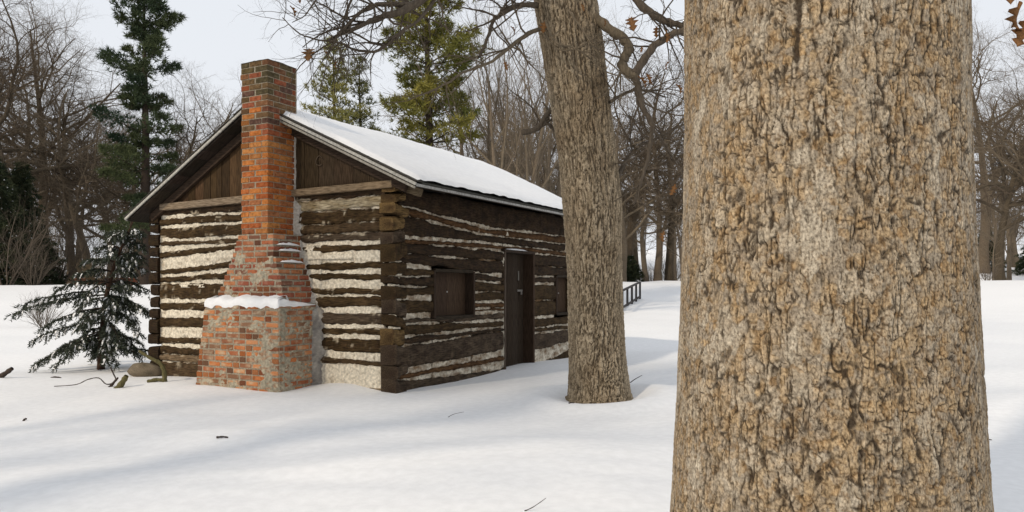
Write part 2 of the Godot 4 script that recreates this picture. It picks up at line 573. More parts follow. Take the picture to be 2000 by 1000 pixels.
	g.box(Vector3(3.50, 1.44, -0.163), Basis(), Vector3(0.014, 0.075, 0.006), 0.002, Color(0.24, 0.22, 0.19))
	g.box(Vector3(3.54, 1.205, -0.160), Basis(), Vector3(0.085, 0.016, 0.007), 0.002, Color(0.27, 0.25, 0.22))
	g.box(Vector3(3.56, 1.165, -0.145), Basis(), Vector3(0.022, 0.026, 0.012), 0.005, Color(0.2, 0.18, 0.16))
	part("hasp", door, g.mesh(M.metal, false))
	g = Geo.new()
	mound(g, Vector3(3.08, 1.826, 0.0), 0.33, 0.05, 0.025, 5)
	part("snow", door, g.mesh(M.snow))
	# two shuttered windows
	for q in [[0.86, 1.86, 0.856, 1.475], [4.56, 5.3, 0.80, 1.45]]:
		var win := Node3D.new()
		named(win, "window", w)
		var cx: float = (q[0] + q[1]) * 0.5
		var cy: float = (q[2] + q[3]) * 0.5
		for i in 2:
			g = Geo.new()
			var hw: float = (q[1] - q[0]) * 0.25
			g.box(Vector3(q[0] + hw * (1 + 2 * i), cy, -0.14), Basis(), Vector3(hw - 0.001, (q[3] - q[2]) * 0.5, 0.012), 0.002, Color(0.078, 0.05, 0.034) * (1.0 + 0.12 * i))
			part("shutter_board", win, g.mesh(M.plank_v, false))
		for sx in [q[0] + 0.012, q[1] - 0.012]:
			g = Geo.new()
			g.box(Vector3(sx, cy, -0.07), Basis(), Vector3(0.02, (q[3] - q[2]) * 0.5, 0.085), 0.004, Color(0.06, 0.042, 0.03))
			part("frame", win, g.mesh(M.plank_v, false))
		for sy in [q[2] + 0.0, q[3] + 0.0]:
			g = Geo.new()
			g.box(Vector3(cx, sy, -0.07), Basis(), Vector3((q[1] - q[0]) * 0.5 - 0.03, 0.022, 0.08), 0.004, Color(0.05, 0.036, 0.027))
			part("frame", win, g.mesh(M.plank, false))
		g = Geo.new()
		g.box(Vector3(lerpf(q[0], q[1], 0.5), cy + 0.03, -0.124), Basis(), Vector3(0.011, 0.011, 0.008), 0.004, Color(0.5, 0.47, 0.42))
		part("bolt", win, g.mesh(M.metal, false))

func plain_walls(cabin: Node3D) -> void:
	for k in 2:
		var w := Node3D.new()
		named(w, "far_wall", cabin)
		if k == 0:
			w.position = Vector3(-4.2, 0, 0)
			w.rotation.y = -PI / 2
		else:
			w.position = Vector3(0, 0, -5.4)
			w.rotation.y = PI
		var ln := 5.3 if k == 0 else 4.1
		var rows := []
		for i in 10:
			var y := -0.12 + i * 0.25
			rows.append([-ln if k == 0 else 0.1, -0.1 if k == 0 else ln, flat(y), flat(y + 0.19), "dark"])
		build_wall(w, rows, [[-ln, -0.1] if k == 0 else [0.1, ln]], 0.2)
	# closed back of the far gable
	var g := Geo.new()
	prism(g, PackedVector2Array([Vector2(-4.1, 2.35), Vector2(-0.05, 2.42), Vector2(-2.05, 3.50)]), -5.42, -5.36, Color(0.06, 0.04, 0.025))
	part("gable_boarding", cabin, g.mesh(M.plank_v, false))

# crossed log ends at the two front corners
func corners(cabin: Node3D) -> void:
	var holder := Node3D.new()
	named(holder, "corner", cabin)
	holder.rotation.y = PI / 2
	var kinds := ["mid", "gold", "brown", "mid", "dark", "mid", "dark", "char", "dark", "dark", "mid", "gold", "gold", "gold", "mid"]
	var y := -0.15
	var i := 0
	while y < 2.40:
		var h := rng.randf_range(0.12, 0.23)
		if i == 0:
			h = 0.34
		var wob := rng.randf_range(0.0, 0.05)
		var y1 := minf(y + h, 2.46)
		var kind: String = "gold" if y > 1.95 or (y > 0.45 and y < 0.75) else ("mid" if y < 0.5 else kinds[i % 15])
		var out := rng.randf_range(0.045, 0.105)
		var tilt := rng.randf_range(-0.05, 0.05)
		# the corner log: its end grain faces out of the gable, its flank out of the long wall
		var lm := log_mesh(-0.035 - wob, 0.16 + rng.randf_range(-0.02, 0.02), slope(0, y + 0.004, 0.2, y + 0.004 + tilt), slope(0, y1 - 0.012, 0.2, y1 - 0.012 + tilt), 300 + i, LOGCOL[kind][0], LOGCOL[kind][1], M.wood, out, 0.04, 0.14 + out, 0.018)
		part("log_end", holder, lm)
		if y > 0.5 and y < 1.75:
			part("chinking", holder, chink_mesh(-0.03, 0.10, flat(y - 0.012), flat(y + 0.012), 340 + i, 0.1, out - 0.02, 0.01, 0.008))
		y = y1
		i += 1
	var far := Node3D.new()
	named(far, "corner", cabin)
	y = -0.12
	i = 0
	while y < 2.3:
		var h := rng.randf_range(0.13, 0.24)
		var y1 := minf(y + h, 2.36)
		var push := rng.randf_range(0.02, 0.07)
		part("log_end", far, log_mesh(-4.28 - push, -4.13, flat(y + 0.008), flat(y1 - 0.008), 400 + i, LOGCOL["char"][0], LOGCOL["dark"][0], M.wood, 0.02 + rng.randf_range(0, 0.03), 0.02, 0.25, 0.02))
		y = y1
		i += 1

func mound(g: Geo, o: Vector3, hx: float, hz: float, h: float, seed_: int) -> void:
	var base := g.v.size()
	var k := 15
	for i in k:
		for j in k:
			var u := 2.0 * j / (k - 1.0) - 1.0
			var w := 2.0 * i / (k - 1.0) - 1.0
			var e := pow(maxf(0.0, 1.0 - u * u), 0.4) * pow(maxf(0.0, 1.0 - w * w), 0.4)
			var y := h * e * (1.0 + 0.5 * nz[1].get_noise_2d(o.x + u * hx * 4.0, seed_ + w * 0.5)) - 0.004
			g.v.append(o + Vector3(u * hx, y, -w * hz))
	g.quads(base, k, k)

# ---------------------------------------------------------------- the chimney
func chimney(cabin: Node3D) -> void:
	var core := Geo.new()
	var cm := Color(0.44, 0.375, 0.275)
	var rows := []
	var ch := 0.0715
	var y := -0.09
	# base, shoulders and stack: [y, left, right, front, set]
	while y < 4.03:
		var l := 0.0
		var r := 0.0
		var f := 0.0
		var s := 0
		if y < 1.0:
			l = lerpf(-2.60, -2.43, clampf(y, 0, 1))
			r = -1.185
			f = 0.66
			s = 0
		elif y < 1.88:
			var t := (y - 1.0) / 0.88
			l = lerpf(-2.44, -2.04, pow(t, 0.85))
			r = [-1.26, -1.26, -1.27, -1.29, -1.31, -1.34, -1.37, -1.39, -1.44, -1.44, -1.45, -1.45, -1.50][clampi(int((y - 1.0) / ch), 0, 12)]
			f = lerpf(0.52, 0.47, t)
			s = 1
		else:
			l = -2.0
			r = -1.545
			f = 0.47
			s = 2 if y < 3.22 else (3 if y < 3.76 else 4)
			if y > 3.83 and y < 3.95:
				l -= 0.006
				f += 0.006
		rows.append([y, l, r, f, s])
		y += ch
	var list := []
	var i := 0
	for row in rows:
		y = row[0]
		var l: float = row[1]
		var r: float = row[2]
		var f: float = row[3]
		var s: int = row[4]
		# mortar body of the course, its joints a few millimetres behind the bricks
		var ins := 0.007 if s >= 2 else 0.0055
		core.box(Vector3((l + r) * 0.5, y + ch * 0.5, f * 0.5 - 0.02), Basis(), Vector3((r - l) * 0.5 - ins, ch * 0.5 + 0.001, f * 0.5 + 0.02 - ins), 0.0, cm)
		var even := i % 2 == 0
		var bl := 0.203
		var gap := 0.011
		# front
		var x := r
		if not even:
			x -= 0.1 + gap
		while x > l + 0.03:
			var ln := bl if s >= 2 or rng.randf() < 0.7 else 0.098
			var a := maxf(x - ln, l)
			if a - l < 0.06:
				a = l
			list.append([0, (a + x) * 0.5, y, f, x - a, s])
			x = a - gap
		# right flank
		var z := f
		if even:
			z -= 0.1 + gap
		while z > 0.04:
			var a := maxf(z - bl, -0.01)
			if a < 0.05:
				a = -0.01
			list.append([1, r, y, (a + z) * 0.5, z - a, s])
			z = a - gap
		# left flank, seen only from further left
		z = f - 0.11
		while z > 0.04:
			var a := maxf(z - bl, -0.01)
			list.append([2, l, y, (a + z) * 0.5, z - a, s])
			z = a - gap
		i += 1
	# ragged mortar capping on the top course
	var top := Geo.new()
	mound(top, Vector3(-1.77, rows[-1][0] + ch, 0.225), 0.235, 0.25, 0.03, 77)
	var body := part("chimney", cabin, core.mesh(M.mortar, false))
	part("cap", body, top.mesh(M.moss))
	# bricks: the largest 300 each by itself
	list.sort_custom(func(p, q): return p[4] - (1.0 if p[0] == 2 else 0.0) > q[4] - (1.0 if q[0] == 2 else 0.0))
	var made := {}
	var rest := Geo.new()
	var count := 0
	for b in list:
		if b[5] >= 2:
			var up: float = b[2] + rng.randf_range(-0.3, 0.25)
			b[5] = 2 if up < 3.2 else (3 if up < 3.78 else 4)
		var set_: Array = M.bricks[b[5]]
		var pick := rng.randi() % set_.size()
		var ln: float = roundf(b[4] / 0.02) * 0.02 if absf(b[4] - 0.203) > 0.002 else 0.203
		ln = clampf(minf(ln, b[4] + 0.006), 0.03, 0.21)
		var push := rng.randf_range(-0.003, 0.003) - (rng.randf_range(-0.003, 0.002) if b[5] < 2 else 0.0)
		var at := Vector3(b[1], b[2] + ch * 0.5, b[3] - 0.05 + push)
		var yaw := rng.randf_range(-0.012, 0.012)
		if b[0] == 1:
			at = Vector3(b[1] - 0.05 + push, b[2] + ch * 0.5, b[3])
			yaw += PI / 2
		elif b[0] == 2:
			at = Vector3(b[1] + 0.05 - push, b[2] + ch * 0.5, b[3])
			yaw -= PI / 2
		if count < 300 and b[0] < 2:
			count += 1
			var key := "%d/%d/%.3f" % [b[5], pick, ln]
			if not made.has(key):
				var g := Geo.new()
				g.box(Vector3(), Basis(), Vector3(ln * 0.5 - (0.004 if b[5] < 2 else 0.0), 0.0300 - (0.0035 if b[5] < 2 else 0.0), 0.05), 0.0075 if b[5] < 2 else 0.005, Color.WHITE)
				made[key] = g.mesh(set_[pick], false)
			var o := part("brick", body, made[key], at)
			o.rotation = Vector3(0, yaw + (rng.randf_range(-0.02, 0.02) if b[5] < 2 else 0.0), rng.randf_range(-0.012, 0.012) * (2.6 if b[5] < 2 else 1.0))
		else:
			var cc: Color = (set_[pick] as StandardMaterial3D).get_meta("tone")
			rest.box(at, Basis(Vector3.UP, yaw), Vector3(ln * 0.5, 0.0300, 0.05), 0.0045, cc)
	var o2 := part("brick", body, rest.mesh(M.brick_rest, false))
	o2.set_meta("kind", "stuff")
	# mortar fillets where the brick meets the logs
	var fil := Geo.new()
	var n := 90
	for k in n:
		var yy := lerpf(-0.05, 3.3, k / (n - 1.0))
		var r: float = -1.185 if yy < 1.0 else (lerpf(-1.25, -1.5, clampf((yy - 1.0) / 0.85, 0, 1)) if yy < 1.9 else -1.545)
		var wd := (0.12 if yy < 1.05 else (0.11 if yy < 2.35 else 0.025)) * (1.0 + 0.5 * nz[1].get_noise_1d(yy * 3.0))
		var zz := (0.10 if yy < 1.05 else 0.04)
		for j in 6:
			var t := j / 5.0
			var p := Vector3(r - 0.01, yy, zz).lerp(Vector3(r + wd, yy, -0.005), t)
			p.z -= sin(t * PI) * zz * 0.25 - nz[2].get_noise_2d(yy * 1.5, t * 0.3) * 0.012
			if j == 5:
				p.z = -0.05
			fil.v.append(p)
			fil.c.append(Color(0.46, 0.42, 0.36).lerp(Color(0.24, 0.215, 0.19), clampf(0.5 + nz[1].get_noise_2d(yy, t * 0.6), 0, 1)) if yy < 1.05 else Color(0.55, 0.5, 0.43))
	fil.quads(0, n, 6)
	part("mortar_fillet", body, fil.mesh(M.mortar_white))
	# old lime plaster left in patches over the brickwork of the base and the shoulder
	for face in 3:
		var lp := Geo.new()
		var u0: float = [-2.6, 0.0, -2.4][face]
		var u1: float = [-1.18, 0.66, -1.3][face]
		var w0: float = [-0.08, -0.08, 1.06][face]
		var w1: float = [1.02, 1.02, 1.86][face]
		var nu := int((u1 - u0) / 0.011)
		var nv := int((w1 - w0) / 0.011)
		for a in nv:
			for b in nu:
				var yy := lerpf(w0, w1, a / (nv - 1.0))
				var t := b / (nu - 1.0)
				var lo := u0
				var hi := u1
				if face == 0:
					lo = lerpf(-2.60, -2.43, clampf(yy, 0, 1)) + 0.01
				elif face == 2:
					lo = lerpf(-2.42, -2.05, pow(clampf((yy - 1.0) / 0.88, 0, 1), 0.85)) + 0.06
					hi = lerpf(-1.30, -1.5, clampf((yy - 1.0) / 0.88, 0, 1))
				var u := lerpf(lo, hi, t)
				var cover := 1.1 * nz[1].get_noise_3d(u * 0.55, yy * 0.75, 60.0 + face * 5.0) + 0.45 * nz[2].get_noise_3d(u * 1.2, yy * 2.2, 3.0)
				if face == 0:
					cover += 0.42 * exp(-pow((u + 1.40) / 0.17, 2)) + 0.22 * exp(-pow((u + 2.33) / 0.07, 2)) - 0.42
				elif face == 1:
					cover += 0.30 * exp(-pow((yy - 0.28) / 0.16, 2)) + 0.3 * exp(-pow((u - 0.05) / 0.12, 2)) - 0.28
				else:
					cover += 0.22 * exp(-pow((u + 2.1) / 0.18, 2)) - 0.16
				var z := clampf(cover * 0.045, -0.02, 0.006) + 0.001 * nz[2].get_noise_2d(u * 3.0, yy * 3.0)
				if a == 0 or b == 0 or a == nv - 1 or b == nu - 1:
					z = -0.02
				var f := 0.66 if face == 0 else lerpf(0.52, 0.47, clampf((yy - 1.0) / 0.88, 0, 1))
				lp.v.append(Vector3(-1.185 + z, yy, lerpf(0.655, 0.01, t)) if face == 1 else Vector3(u, yy, f + z))
				var tone := clampf(0.5 + 0.9 * nz[1].get_noise_3d(u * 1.3, yy * 1.6, 8.0), 0, 1)
				var cc := Color(0.36, 0.325, 0.24).lerp(Color(0.54, 0.47, 0.345), tone)
				cc = cc.lerp(Color(0.42, 0.19, 0.09), clampf(nz[2].get_noise_3d(u * 0.9, yy * 1.8, 20.0) * 1.6 - 0.12, 0, 0.7))
				lp.c.append(cc)
		lp.quads(0, nv, nu)
		part("lime_plaster", body, lp.mesh(M.mortar_white))
	# snow on the ledge above the base
	var sn := Geo.new()
	var path := [Vector3(-2.43, 0, 0.05), Vector3(-2.43, 0, 0.655), Vector3(-1.19, 0, 0.655), Vector3(-1.19, 0, 0.03)]
	var prof := [[0.008, -0.015], [0.014, 0.02], [0.006, 0.055], [-0.02, 0.082], [-0.07, 0.10], [-0.13, 0.115], [-0.19, 0.12], [-0.24, 0.05]]
	var steps := 0
	for sgm in 3:
		var a: Vector3 = path[sgm]
		var b: Vector3 = path[sgm + 1]
		var m: int = [14, 60, 30][sgm]
		for k in m:
			var t: float = k / (m - 1.0)
			var p := a.lerp(b, t)
			var o := Vector3(-1, 0, 0) if sgm == 0 else (Vector3(0, 0, 1) if sgm == 1 else Vector3(1, 0, 0))
			var inward := Vector3()
			if sgm == 1:
				inward = Vector3(lerpf(1, -1, t), 0, 0) * 0.0
			var thin := 1.0 if sgm < 2 else lerpf(0.85, 0.12, t)
			for q in prof:
				var mm = o * q[0]
				if sgm == 1 and q[0] < 0:
					mm.x += clampf(lerpf(-2.43, -1.19, t) + 1.81, -1, 1) * q[0] * (0.9 if absf(t - 0.5) > 0.47 else 0.0)
				elif sgm == 2 and q[0] < 0:
					mm.x *= 0.5
					if k < 2:
						mm.z += q[0]
				elif sgm == 0 and q[0] < 0 and k > m - 3:
					mm.z += q[0]
				var wob := nz[1].get_noise_2d(p.x * 0.9 + p.z, 2.0) * 0.03 + nz[2].get_noise_2d(p.x * 0.8 + p.z, 3.0) * 0.008
				var drop := minf(0.0, nz[1].get_noise_1d(p.x * 1.2 + 4.0)) * 0.05 if q[1] < 0.06 else 0.0
				sn.v.append(p + mm + inward + Vector3(0, 1.035 + (q[1] + wob + drop) * thin, 0))
			steps += 1
	sn.quads(0, steps, prof.size())
	for k in sn.ix.size() / 3:
		var tmp := sn.ix[k * 3 + 1]
		sn.ix[k * 3 + 1] = sn.ix[k * 3 + 2]
		sn.ix[k * 3 + 2] = tmp
	part("ledge_snow", body, sn.mesh(M.snow))
	# slivers of snow on the stepped shoulder
	for q in [[-1.42, 1.787, 0.25], [-1.405, 1.715, 0.24], [-1.355, 1.572, 0.26]]:
		var g := Geo.new()
		mound(g, Vector3(q[0], q[1] - 0.005, q[2]), 0.035, 0.17, 0.028, 9)
		part("step_snow", body, g.mesh(M.snow))

# ---------------------------------------------------------------- the roof
func roof(cabin: Node3D) -> void:
	var rf := Node3D.new()
	named(rf, "roof", cabin)
	var g := Geo.new()
	for e in [EAVE_R, EAVE_L]:
		var dir: Vector2 = (e - APEX).normalized()
		var nn := Vector2(-dir.y, dir.x)
		if nn.y < 0:
			nn = -nn
		# deck boards run along the roof
		var total: float = APEX.distance_to(e)
		var k := 14
		for i in k:
			var a: Vector2 = APEX + dir * total * (i / float(k))
			var b: Vector2 = APEX + dir * total * ((i + 1) / float(k)) - dir * 0.004
			var dz := rng.randf_range(-0.008, 0.0)
			g = Geo.new()
			var kk := rng.randf_range(0.75, 1.2)
			prism(g, PackedVector2Array([a - nn * 0.03, b - nn * 0.03, b, a]), ROOF_Z0, ROOF_Z1 - 0.012 + dz, Color(0.055 * kk, 0.042 * kk, 0.033 * kk))
			part("deck_board", rf, g.mesh(M.plank, false))
		# pale trim on the rake, two strips
		for q in [[0.016, 0.034, 0.012, Color(0.50, 0.48, 0.43)], [-0.026, 0.026, 0.004, Color(0.36, 0.33, 0.28)]]:
			if e == EAVE_L and q[0] < 0:
				continue
			for far in [false, true]:
				g = Geo.new()
				var zz: float = ROOF_Z1 + q[2] if not far else ROOF_Z0 - q[2]
				var a: Vector2 = APEX + nn * (q[0] - 0.005) + dir * 0.0
				var b: Vector2 = e + nn * (q[0] - 0.005) + dir * 0.01
				g.bar(Vector3(a.x, a.y, zz), Vector3(b.x, b.y, zz), 0.022, q[1], Vector3.UP, 0.004, q[3])
				part("rake_trim", rf, g.mesh(M.paint, false))
		# eave strip
		g = Geo.new()
		var ev: Vector2 = e + nn * 0.004 + dir * 0.012
		g.bar(Vector3(ev.x, ev.y, ROOF_Z0), Vector3(ev.x, ev.y, ROOF_Z1 - 0.004), 0.02, 0.032, Vector3.UP, 0.003, Color(0.44, 0.43, 0.40))
		part("eave_trim", rf, g.mesh(M.paint, false))
		# shingles: along the rake and along the eave, where they show beneath the snow
		var ang := atan2(dir.y, dir.x)
		var bs := Basis(Vector3(0, 0, 1), ang)
		g = Geo.new()
		g.box(Vector3(), Basis(), Vector3(0.085, 0.007, 0.07), 0.002, Color(0.075, 0.068, 0.055))
		var tab := g.mesh(M.paint, false)
		for i in 18:
			var p: Vector2 = APEX + dir * (0.08 + total * i / 18.0) + nn * 0.044
			var o := part("shingle", rf, tab, Vector3(p.x, p.y, ROOF_Z1 - 0.045 + rng.randf_range(-0.006, 0.008)))
			o.basis = bs * Basis(Vector3(0, 0, 1), (0.05 if e == EAVE_R else -0.05) + rng.randf_range(-0.015, 0.015))
		g = Geo.new()
		g.box(Vector3(), Basis(), Vector3(0.06, 0.007, 0.093), 0.002, Color(0.07, 0.064, 0.052))
		tab = g.mesh(M.paint, false)
		for i in 30:
			var p: Vector2 = e + nn * 0.034 - dir * (0.03 + rng.randf_range(0.0, 0.012))
			var o := part("shingle", rf, tab, Vector3(p.x, p.y, ROOF_Z0 + 0.12 + i * 0.194))
			o.basis = bs
		# snow
		var s := Geo.new()
		var nu := 120
		var nv := 40
		for i in nu:
			var u := i / (nu - 1.0)
			var z := lerpf(ROOF_Z1 - 0.03, ROOF_Z0 + 0.03, u)
			for j in nv:
				var t := j / (nv - 1.0)
				var ds := lerpf(-0.02, total - 0.012 + 0.009 * nz[1].get_noise_1d(z * 0.8) - 0.006, t)
				var edge := minf(minf((total - 0.012 - ds) / 0.07, (ROOF_Z1 - 0.03 - z) / 0.07), (z - ROOF_Z0 - 0.03) / 0.07)
				edge = sqrt(clampf(edge, 0, 1) * (2.0 - clampf(edge, 0, 1)))
				var h := 0.0
				var rag := 0.0
				if e == EAVE_R:
					h = 0.008 + edge * (0.048 + 0.02 * nz[0].get_noise_2d(ds * 0.9, z * 0.9) + 0.006 * nz[1].get_noise_2d(ds, z))
					rag = 0.02 * nz[1].get_noise_1d(ds * 2.0) if i == 0 else 0.0
				else:
					h = 0.01 + edge * (0.028 + 0.05 * nz[1].get_noise_2d(ds * 1.3, z * 1.3))
				var p: Vector2 = APEX + dir * ds + nn * (h + 0.046)
				s.v.append(Vector3(p.x, p.y, z - absf(rag)))
		s.quads(0, nu, nv)
		if e == EAVE_L:
			for k2 in s.ix.size() / 3:
				var tmp := s.ix[k2 * 3 + 1]
				s.ix[k2 * 3 + 1] = s.ix[k2 * 3 + 2]
				s.ix[k2 * 3 + 2] = tmp
		part("roof_snow", rf, s.mesh(M.snow))

# ---------------------------------------------------------------- bare trees
const BARK := Color(0.21, 0.167, 0.12)

# one branch and, from it, its smaller ones; geos[level] takes the tubes of that level
func grow(geos: Array, p: Vector3, d: Vector3, ln: float, r0: float, lev: int, P: Dictionary, col: Color) -> void:
	var seg: int = P.seg[lev]
	var pts := PackedVector3Array([p])
	var rad := PackedFloat32Array([r0])
	var q := p
	var tip: float = P.tip[lev]
	for i in seg:
		d = (d + rv(P.wob[lev]) + Vector3(0, P.up[lev], 0)).normalized()
		q += d * (ln / seg)
		pts.append(q)
		rad.append(r0 * lerpf(1.0, tip, (i + 1.0) / seg))
	if lev == 0 and P.has("flare"):
		rad[0] *= P.flare
	(geos[lev] as Geo).tube(pts, rad, P.sides[lev], col * (1.0 + 0.08 * lev * P.get("pale", 0.5)))
	if lev >= P.depth:
		return
	var k: int = maxi(1, int(P.kids[lev] * rng.randf_range(0.8, 1.25)))
	var az := rng.randf() * TAU
	for j in k:
		var t := lerpf(P.t0[lev], 1.0, (j + rng.randf() * 0.9) / k)
		var f := minf(t * seg, seg - 0.01)
		var i := int(f)
		var at := pts[i].lerp(pts[i + 1], f - i)
		var along := (pts[i + 1] - pts[i]).normalized()
		var side := along.cross(Vector3(0.3, 0.9, 0.2)).normalized()
		az += 2.4 + rng.randf_range(-0.5, 0.5)
		side = side.rotated(along, az)
		var ang: float = P.ang[lev] * rng.randf_range(0.65, 1.3)
		var nd := (along * cos(ang) + side * sin(ang)).normalized()
		var r = lerpf(r0, r0 * tip, t) * P.rr[lev] * rng.randf_range(0.8, 1.1)
		grow(geos, at, nd, ln * P.rat[lev] * rng.randf_range(0.65, 1.15) * (1.15 - 0.5 * t), r, lev + 1, P, col)

func bare_tree(called: String, h: float, r: float, P: Dictionary, lean := Vector3.ZERO, col := BARK) -> Node3D:
	var geos := []
	for i in 6:
		geos.append(Geo.new())
	var stems: int = P.get("stems", 1)
	for s in stems:
		var a := TAU * s / stems + 0.4
		var off := Vector3(cos(a), 0, sin(a)) if stems > 1 else Vector3.ZERO
		grow(geos, Vector3(0, -0.25, 0) + off * r * 0.8, (Vector3(0, 1, 0) + lean + off * P.get("spread", 0.2)).normalized(), h * rng.randf_range(0.9, 1.0), r, 0, P, col)
	var o := thing(called)
	part("trunk", o, (geos[0] as Geo).mesh(M.bark_far))
	var limbs := Geo.new()
	for lv in [1, 2, 3, 4, 5]:
		var s: Geo = geos[lv]
		if s.v.is_empty():
			continue
		var base := limbs.v.size()
		limbs.v.append_array(s.v)
		limbs.n.append_array(s.n)
		limbs.c.append_array(s.c)
		for x in s.ix:
			limbs.ix.append(x + base)
	var c := part("crown", o, limbs.mesh(M.bark_far))
	c.set_meta("kind", "stuff")
	return o

var OAK := {"depth": 4, "seg": [9, 8, 6, 4, 2], "sides": [10, 7, 5, 3, 3], "wob": [0.14, 0.34, 0.40, 0.36, 0.3], "up": [0.02, 0.05, 0.03, 0.02, 0.02], "tip": [0.10, 0.2, 0.3, 0.4, 0.5], "kids": [15, 10, 9, 8], "t0": [0.28, 0.22, 0.15, 0.1], "ang": [1.15, 0.9, 0.85, 0.75], "rr": [0.6, 0.62, 0.58, 0.6], "rat": [0.58, 0.52, 0.46, 0.55], "flare": 1.35}
var UPRIGHT := {"depth": 4, "seg": [7, 8, 6, 4, 2], "sides": [9, 6, 4, 3, 3], "wob": [0.07, 0.12, 0.18, 0.22, 0.22], "up": [0.05, 0.12, 0.10, 0.05, 0.04], "tip": [0.12, 0.2, 0.3, 0.4, 0.5], "kids": [11, 9, 8, 6], "t0": [0.2, 0.2, 0.15, 0.1], "ang": [0.55, 0.6, 0.65, 0.7], "rr": [0.6, 0.55, 0.5, 0.5], "rat": [0.62, 0.45, 0.42, 0.42], "flare": 1.3, "stems": 3, "spread": 0.22}
var SLENDER := {"depth": 4, "seg": [9, 6, 5, 4, 2], "sides": [8, 5, 4, 3, 3], "wob": [0.06, 0.18, 0.22, 0.25, 0.25], "up": [0.03, 0.06, 0.03, 0.02, 0.02], "tip": [0.12, 0.25, 0.35, 0.4, 0.5], "kids": [24, 9, 7, 6], "t0": [0.16, 0.2, 0.15, 0.1], "ang": [1.0, 0.8, 0.8, 0.75], "rr": [0.34, 0.5, 0.5, 0.55], "rat": [0.34, 0.5, 0.45, 0.42], "flare": 1.3}
var SHRUB := {"depth": 2, "seg": [6, 5, 4, 3, 3], "sides": [4, 3, 3, 3, 3], "wob": [0.16, 0.2, 0.25, 0.25, 0.25], "up": [0.03, 0.05, 0.03, 0.02, 0.02], "tip": [0.3, 0.35, 0.4, 0.4, 0.5], "kids": [9, 7, 5, 4], "t0": [0.15, 0.15, 0.15, 0.1], "ang": [0.6, 0.7, 0.8, 0.75], "rr": [0.6, 0.6, 0.5, 0.55], "rat": [0.5, 0.5, 0.45, 0.42], "stems": 14, "spread": 0.5}

# ---------------------------------------------------------------- conifers
func tuft(g: Geo, o: Vector3, d: Vector3, ln: float, wd: float, k: int, col: Color) -> void:
	for i in k:
		var q := (d * rng.randf_range(0.2, 1.0) + rv(0.85)).normalized()
		var sd := q.cross(rv(1.0)).normalized() * wd
		var cc := col * rng.randf_range(0.7, 1.3)
		cc.a = 1.0
		g.tri(o - sd, o + q * ln * rng.randf_range(0.7, 1.1), o + sd, cc)

# a white pine: whorls of limbs with needles bunched at their ends
func pine(called: String, h: float, bare: float, width: Callable, dens: float, c1: Color, c2: Color, nl := 0.24, lean := 0.0, gap := 1.0) -> Node3D:
	var o := thing(called)
	var tg := Geo.new()
	var pts := PackedVector3Array()
	var rad := PackedFloat32Array()
	for i in 13:
		var t := i / 12.0
		pts.append(Vector3(sin(t * 5.0) * 0.09 + lean * t * t, t * h - 0.2, cos(t * 4.0) * 0.08))
		rad.append(lerpf(h * 0.017, 0.015, t))
	tg.tube(pts, rad, 9, Color(0.075, 0.058, 0.045))
	part("trunk", o, tg.mesh(M.bark_far))
	var lg := Geo.new()
	var fg := Geo.new()
	var y := bare
	var az := rng.randf() * TAU
	while y < h - 0.1:
		var w: float = (width as Callable).call(y / h)
		var nb := rng.randi_range(3, 5)
		for b in nb:
			az += TAU / nb + rng.randf_range(-0.35, 0.35)
			var ln := w * rng.randf_range(0.55, 1.12)
			if rng.randf() < 0.12:
				continue
			var rise := lerpf(-0.05, 0.75, pow(y / h, 1.5)) + rng.randf_range(-0.12, 0.12)
			var d := Vector3(cos(az), rise, sin(az)).normalized()
			var f := clampf(y / h * 12.0, 0, 11.99)
			var p := pts[int(f)].lerp(pts[int(f) + 1], f - int(f))
			var bp := PackedVector3Array()
			var br := PackedFloat32Array()
			for i in 6:
				var t := i / 5.0
				bp.append(p + d * ln * t + Vector3(0, 0.16 * ln * (t * t - 0.4 * t), 0) + rv(0.03) * t)
				br.append(lerpf(0.012 + ln * 0.012, 0.006, t))
			lg.tube(bp, br, 4, Color(0.07, 0.055, 0.042))
			var tone := c1.lerp(c2, clampf(rng.randf() * 0.8 + 0.25 * (y / h - 0.3), 0, 1))
			var nt := int(dens * (4.0 + ln * 17.0))
			for k in nt:
				var t := pow(rng.randf(), 0.55) * 0.82 + 0.18
				var i := mini(int(t * 5.0), 4)
				var at := bp[i].lerp(bp[i + 1], t * 5.0 - i)
				var sp := (0.14 + 0.27 * ln * sin(PI * clampf(t, 0.15, 0.9)))
				var off := rv(1.0) * sp
				off.y = off.y * 0.32 + 0.05
				tuft(fg, at + off, (d + off.normalized() * 0.8 + Vector3(0, 0.5, 0)).normalized(), nl, nl * 0.075, 9, tone)
		y += gap * rng.randf_range(0.22, 0.40) * (1.15 - 0.5 * y / h) * (h / 13.0 + 0.25)
	part("limbs", o, lg.mesh(M.bark_far))
	var c := part("foliage", o, fg.mesh(M.needles, false))
	c.set_meta("kind", "stuff")
	return o

